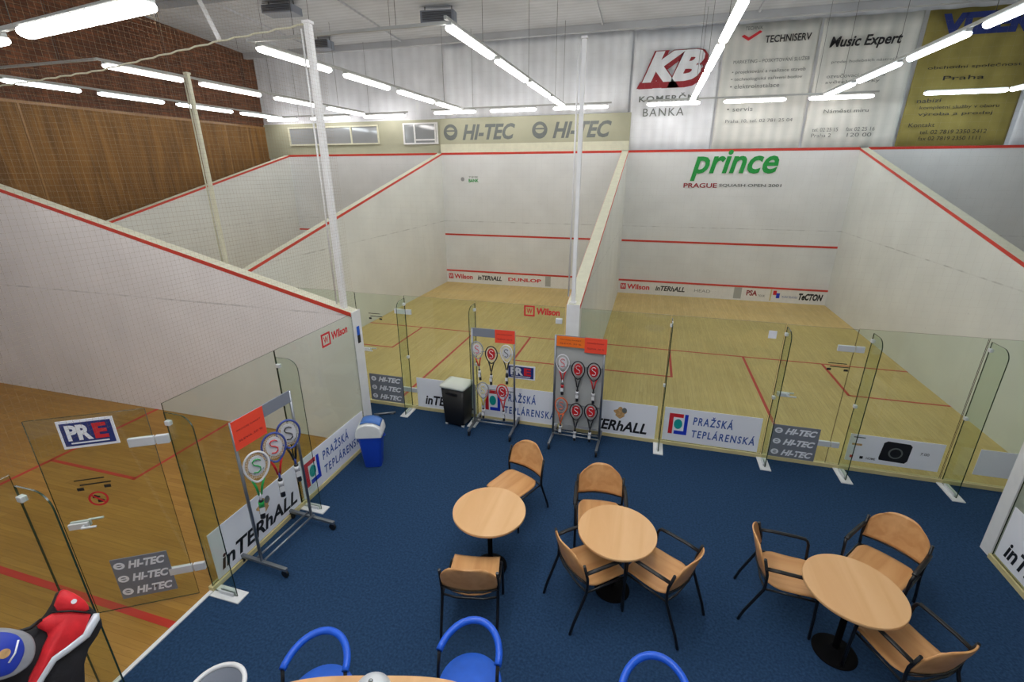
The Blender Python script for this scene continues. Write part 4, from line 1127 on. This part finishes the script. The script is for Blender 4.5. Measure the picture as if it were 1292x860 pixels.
# left forward stand
stand('metal racket stand with open back beside the black bin', pm(-1.27,-.33,.02), .68, 1.74, False,
      [(.56,1.02,.20,-.01,M_orange)], (1.36,.72), (-.23,0,.24),
      [(-.24,1.42,SIL,WHT,RED,'silver racket at the top left of the stand by the black bin',-.06),
       (-.01,1.36,BLK,RED,WHT,'red-faced black racket at the top middle of the stand by the black bin',.04),
       (.23,1.40,WHT,WHT,BLK,'white racket at the top right of the stand by the black bin',.0),
       (-.16,.74,SIL,WHT,YEL,'grey and yellow racket low on the left of the stand by the black bin',.03),
       (.16,.74,RED,RED,WHT,'red racket low on the right of the stand by the black bin',-.03)], 'rackets on the stand by the black bin')
# centre stand with panel
stand('metal racket stand with a pale grey panel below the dividing wall', pm(.075,-.38,-.02), .72, 1.76, True,
      [(.03,.60,.16,0,M_orange2),(.60,1.04,.22,-.01,M_orange)], (1.30,.66), (-.24,0,.24),
      [(-.23,1.36,WHT,WHT,RED,'white racket with a red top at the top left of the grey-panelled stand',.0),
       (.0,1.28,BLK,RED,WHT,'black racket with a red face at the top middle of the grey-panelled stand',.0),
       (.23,1.28,BLK,RED,RED,'black racket with a red face at the top right of the grey-panelled stand',-.02),
       (-.23,.66,ORG,SIL,ORG,'orange-framed racket low on the left of the grey-panelled stand',.02),
       (.0,.60,BLK,RED,WHT,'red-faced racket low in the middle of the grey-panelled stand',.02),
       (.22,.62,BLK,RED,WHT,'red-faced racket low on the right of the grey-panelled stand',.0)], 'rackets on the grey-panelled stand')
# left stand in front of the side court glass: local -y must point to +x  => rotate +90deg
stand('metal racket stand on wheels in front of the left side court glass', pm(-2.73,-3.40,PI/2-.06), .74, 1.78, False,
      [(-.02,.48,.30,-.01,M_orange)], (1.18,), (-.25,-.02,.22),
      [(-.24,1.24,WHT,WHT,GRN,'white and green racket on the left court stand',.06),
       (.0,1.32,BLU,WHT,RED,'blue and red racket in the middle of the left court stand',.0),
       (.21,1.36,BLU,WHT,BLK,'blue racket at the right of the left court stand',-.05)], 'rackets on the left court stand', foot=.66, turn=-.55, Ls=1.22)

# ------------------------------------------------------------------ sports bags on a bench at lower left
bench = thing('side_table', 'small side table below the sports bags, almost out of frame', 'table', (-2.20,-5.98,0), .1)
MB().bb((-.26,-.42,.865),(.16,.16,.90)).build('table_top', M_table, bench, bevel=.005)
for sx in (-.22,.12):
    for sy in (-.38,.12): MB().tube([(sx,sy,0),(sx,sy,.865)], .018, 8).build('leg', M_black, bench)
def cushion(name, pts, depth, M, m, parent, puff=.93, **kw):
    """outline with a rounded, padded section"""
    n = len(pts); cx = sum(p[0] for p in pts)/n; cy = sum(p[1] for p in pts)/n
    rings = [(puff,-depth/2),(.3*puff+.7,-depth*.42),(1,-depth*.25),(1,depth*.25),(.3*puff+.7,depth*.42),(puff,depth/2)]
    vs = []
    for s, z in rings: vs += [M @ Vector((cx+(x-cx)*s, cy+(y-cy)*s, z)) for x, y in pts]
    fs = [(i*n+k,i*n+(k+1)%n,(i+1)*n+(k+1)%n,(i+1)*n+k) for i in range(5) for k in range(n)]
    sm = [True]*len(fs); fs += [tuple(range(n))[::-1], tuple(range(5*n,6*n))]; sm += [True,True]
    return MB().add(vs, fs, sm).build(name, m, parent, **kw)
def smooth_poly(pts, it=2):
    for _ in range(it):
        q = []
        for i in range(len(pts)):
            a = pts[i]; b = pts[(i+1)%len(pts)]
            q += [(a[0]*.75+b[0]*.25, a[1]*.75+b[1]*.25), (a[0]*.25+b[0]*.75, a[1]*.25+b[1]*.75)]
        pts = q
    return pts

BS = .86; P0 = Vector((-2.127,-5.770,.958)); rr = Vector((.349,.937,0)); NN = Vector((.827,-.308,.469)); ww = NN.cross(rr)
BM = Matrix(((rr.x,ww.x,NN.x,P0.x),(rr.y,ww.y,NN.y,P0.y),(rr.z,ww.z,NN.z,P0.z),(0,0,0,1))) @ Matrix.Scale(BS, 4)
bag = thing('sports_bag', 'red black and silver racket bag leaning at the lower left corner', 'bag', mtx=BM)
I4 = Matrix.Identity(4)
body = [(.16,.74),(.237,.848),(.305,.765),(.345,.62),(.371,.52),(.36,.45),(.215,.343),(.15,.12),(.06,.0),(-.20,-.02),(-.30,.1),(-.30,.50),(-.25,.70),(-.13,.80),(-.04,.72),(.06,.68)]
cushion('body', smooth_poly(body, 1), .26, Matrix.Translation((0,0,-.15)), M_bagblack, bag)
flap = [(.163,.746),(.230,.845),(.262,.840),(.306,.761),(.336,.674),(.325,.612),(.246,.680)]
cushion('flap', smooth_poly(flap, 1), .07, Matrix.Translation((0,0,-.01)), M_bagred, bag, label='red top flap')
redp = [(.07,.700),(.11,.722),(.155,.727),(.243,.674),(.325,.590),(.254,.495),(.157,.476),(.074,.463),(-.041,.362),(-.095,.285),(-.11,.31),(-.055,.42),(.01,.49),(.055,.555),(.095,.60),(.10,.64)]
cushion('front_panel', redp, .06, Matrix.Translation((0,0,-.005)), M_bagred, bag, label='red front panel')
MB().tube([(.352,.575,0),(.335,.545,.01),(.262,.478,.01),(.155,.456,.01),(.073,.446,.01),(-.017,.376,.01),(-.10,.27,.01),(-.2,.1,0)], [.018,.030,.030,.028,.028,.028,.028,.022], 10, flat=.6).build('silver_piping', M_silver, bag)
MB().tube([(.155,.74,.02),(.2,.715,.035),(.25,.68,.035),(.30,.63,.03),(.33,.60,.01)], .006, 8).build('zip', M_blackp, bag)
MB().prism(disc_pts(.275,.735,.016,16), .026, .030).build('badge', M_board, bag)
MB().tube([(-.13,.79,.02),(-.09,.77,.06),(-.03,.74,.07),(.04,.72,.06),(.10,.73,.02)], .012, 8, flat=.5).build('carry_strap', M_blackp, bag)
bag2 = thing('racket_cover', 'rounded blue racket cover with a grey rim at the left edge', 'racket cover', mtx=BM @ Matrix.Translation((0,0,.10)))
rim = [(-.21,.86),(-.14,.86),(-.06,.81),(.0,.74),(.035,.675),(.03,.59),(-.015,.515),(-.085,.50),(-.145,.515),(-.23,.56),(-.36,.66),(-.34,.80)]
cushion('rim', smooth_poly(rim, 2), .08, I4, M_baggrey, bag2)
bl_ = [(-.21,.85),(-.14,.848),(-.06,.79),(-.018,.735),(-.005,.675),(-.02,.60),(-.09,.525),(-.145,.535),(-.22,.58),(-.34,.66),(-.33,.79)]
cushion('cover', smooth_poly(bl_, 2), .10, I4, M_bagblue, bag2, label='blue cover')
MB().prism(disc_pts(-.10,.665,.028,18), .051, .054).build('badge', M_tan, bag2)
MB().tube([(-.10,.60,.054),(-.06,.635,.054),(-.025,.70,.05)], .006, 6).build('stripe', M_board, bag2)


# ------------------------------------------------------------------ camera, world, view
cam = bpy.data.cameras.new('camera'); co = bpy.data.objects.new('camera', cam); COL.objects.link(co)
f, yaw, pitch, roll = 595.04, -.28077, .34610, -.00282
F = Vector((math.sin(yaw)*math.cos(pitch), math.cos(yaw)*math.cos(pitch), -math.sin(pitch)))
R_ = Vector((math.cos(yaw), -math.sin(yaw), 0)); U_ = R_.cross(F)
r2 = R_*math.cos(roll)+U_*math.sin(roll); u2 = U_*math.cos(roll)-R_*math.sin(roll)
co.matrix_world = Matrix(((r2.x,u2.x,-F.x,.9045),(r2.y,u2.y,-F.y,-6.8102),(r2.z,u2.z,-F.z,4.0155),(0,0,0,1)))
cam.sensor_fit = 'HORIZONTAL'; cam.sensor_width = 36; cam.lens = 36*f/1292
cam.clip_start = .05; cam.clip_end = 100
scene.camera = co
w = bpy.data.worlds.new('world'); scene.world = w; w.use_nodes = True
w.node_tree.nodes['Background'].inputs[0].default_value = (.8,.9,1,1); w.node_tree.nodes['Background'].inputs[1].default_value = .5
vs_ = scene.view_settings; vs_.view_transform = 'Standard'; vs_.look = 'None'; vs_.gamma = 1; vs_.use_curve_mapping = False
vs_.exposure = 0.0
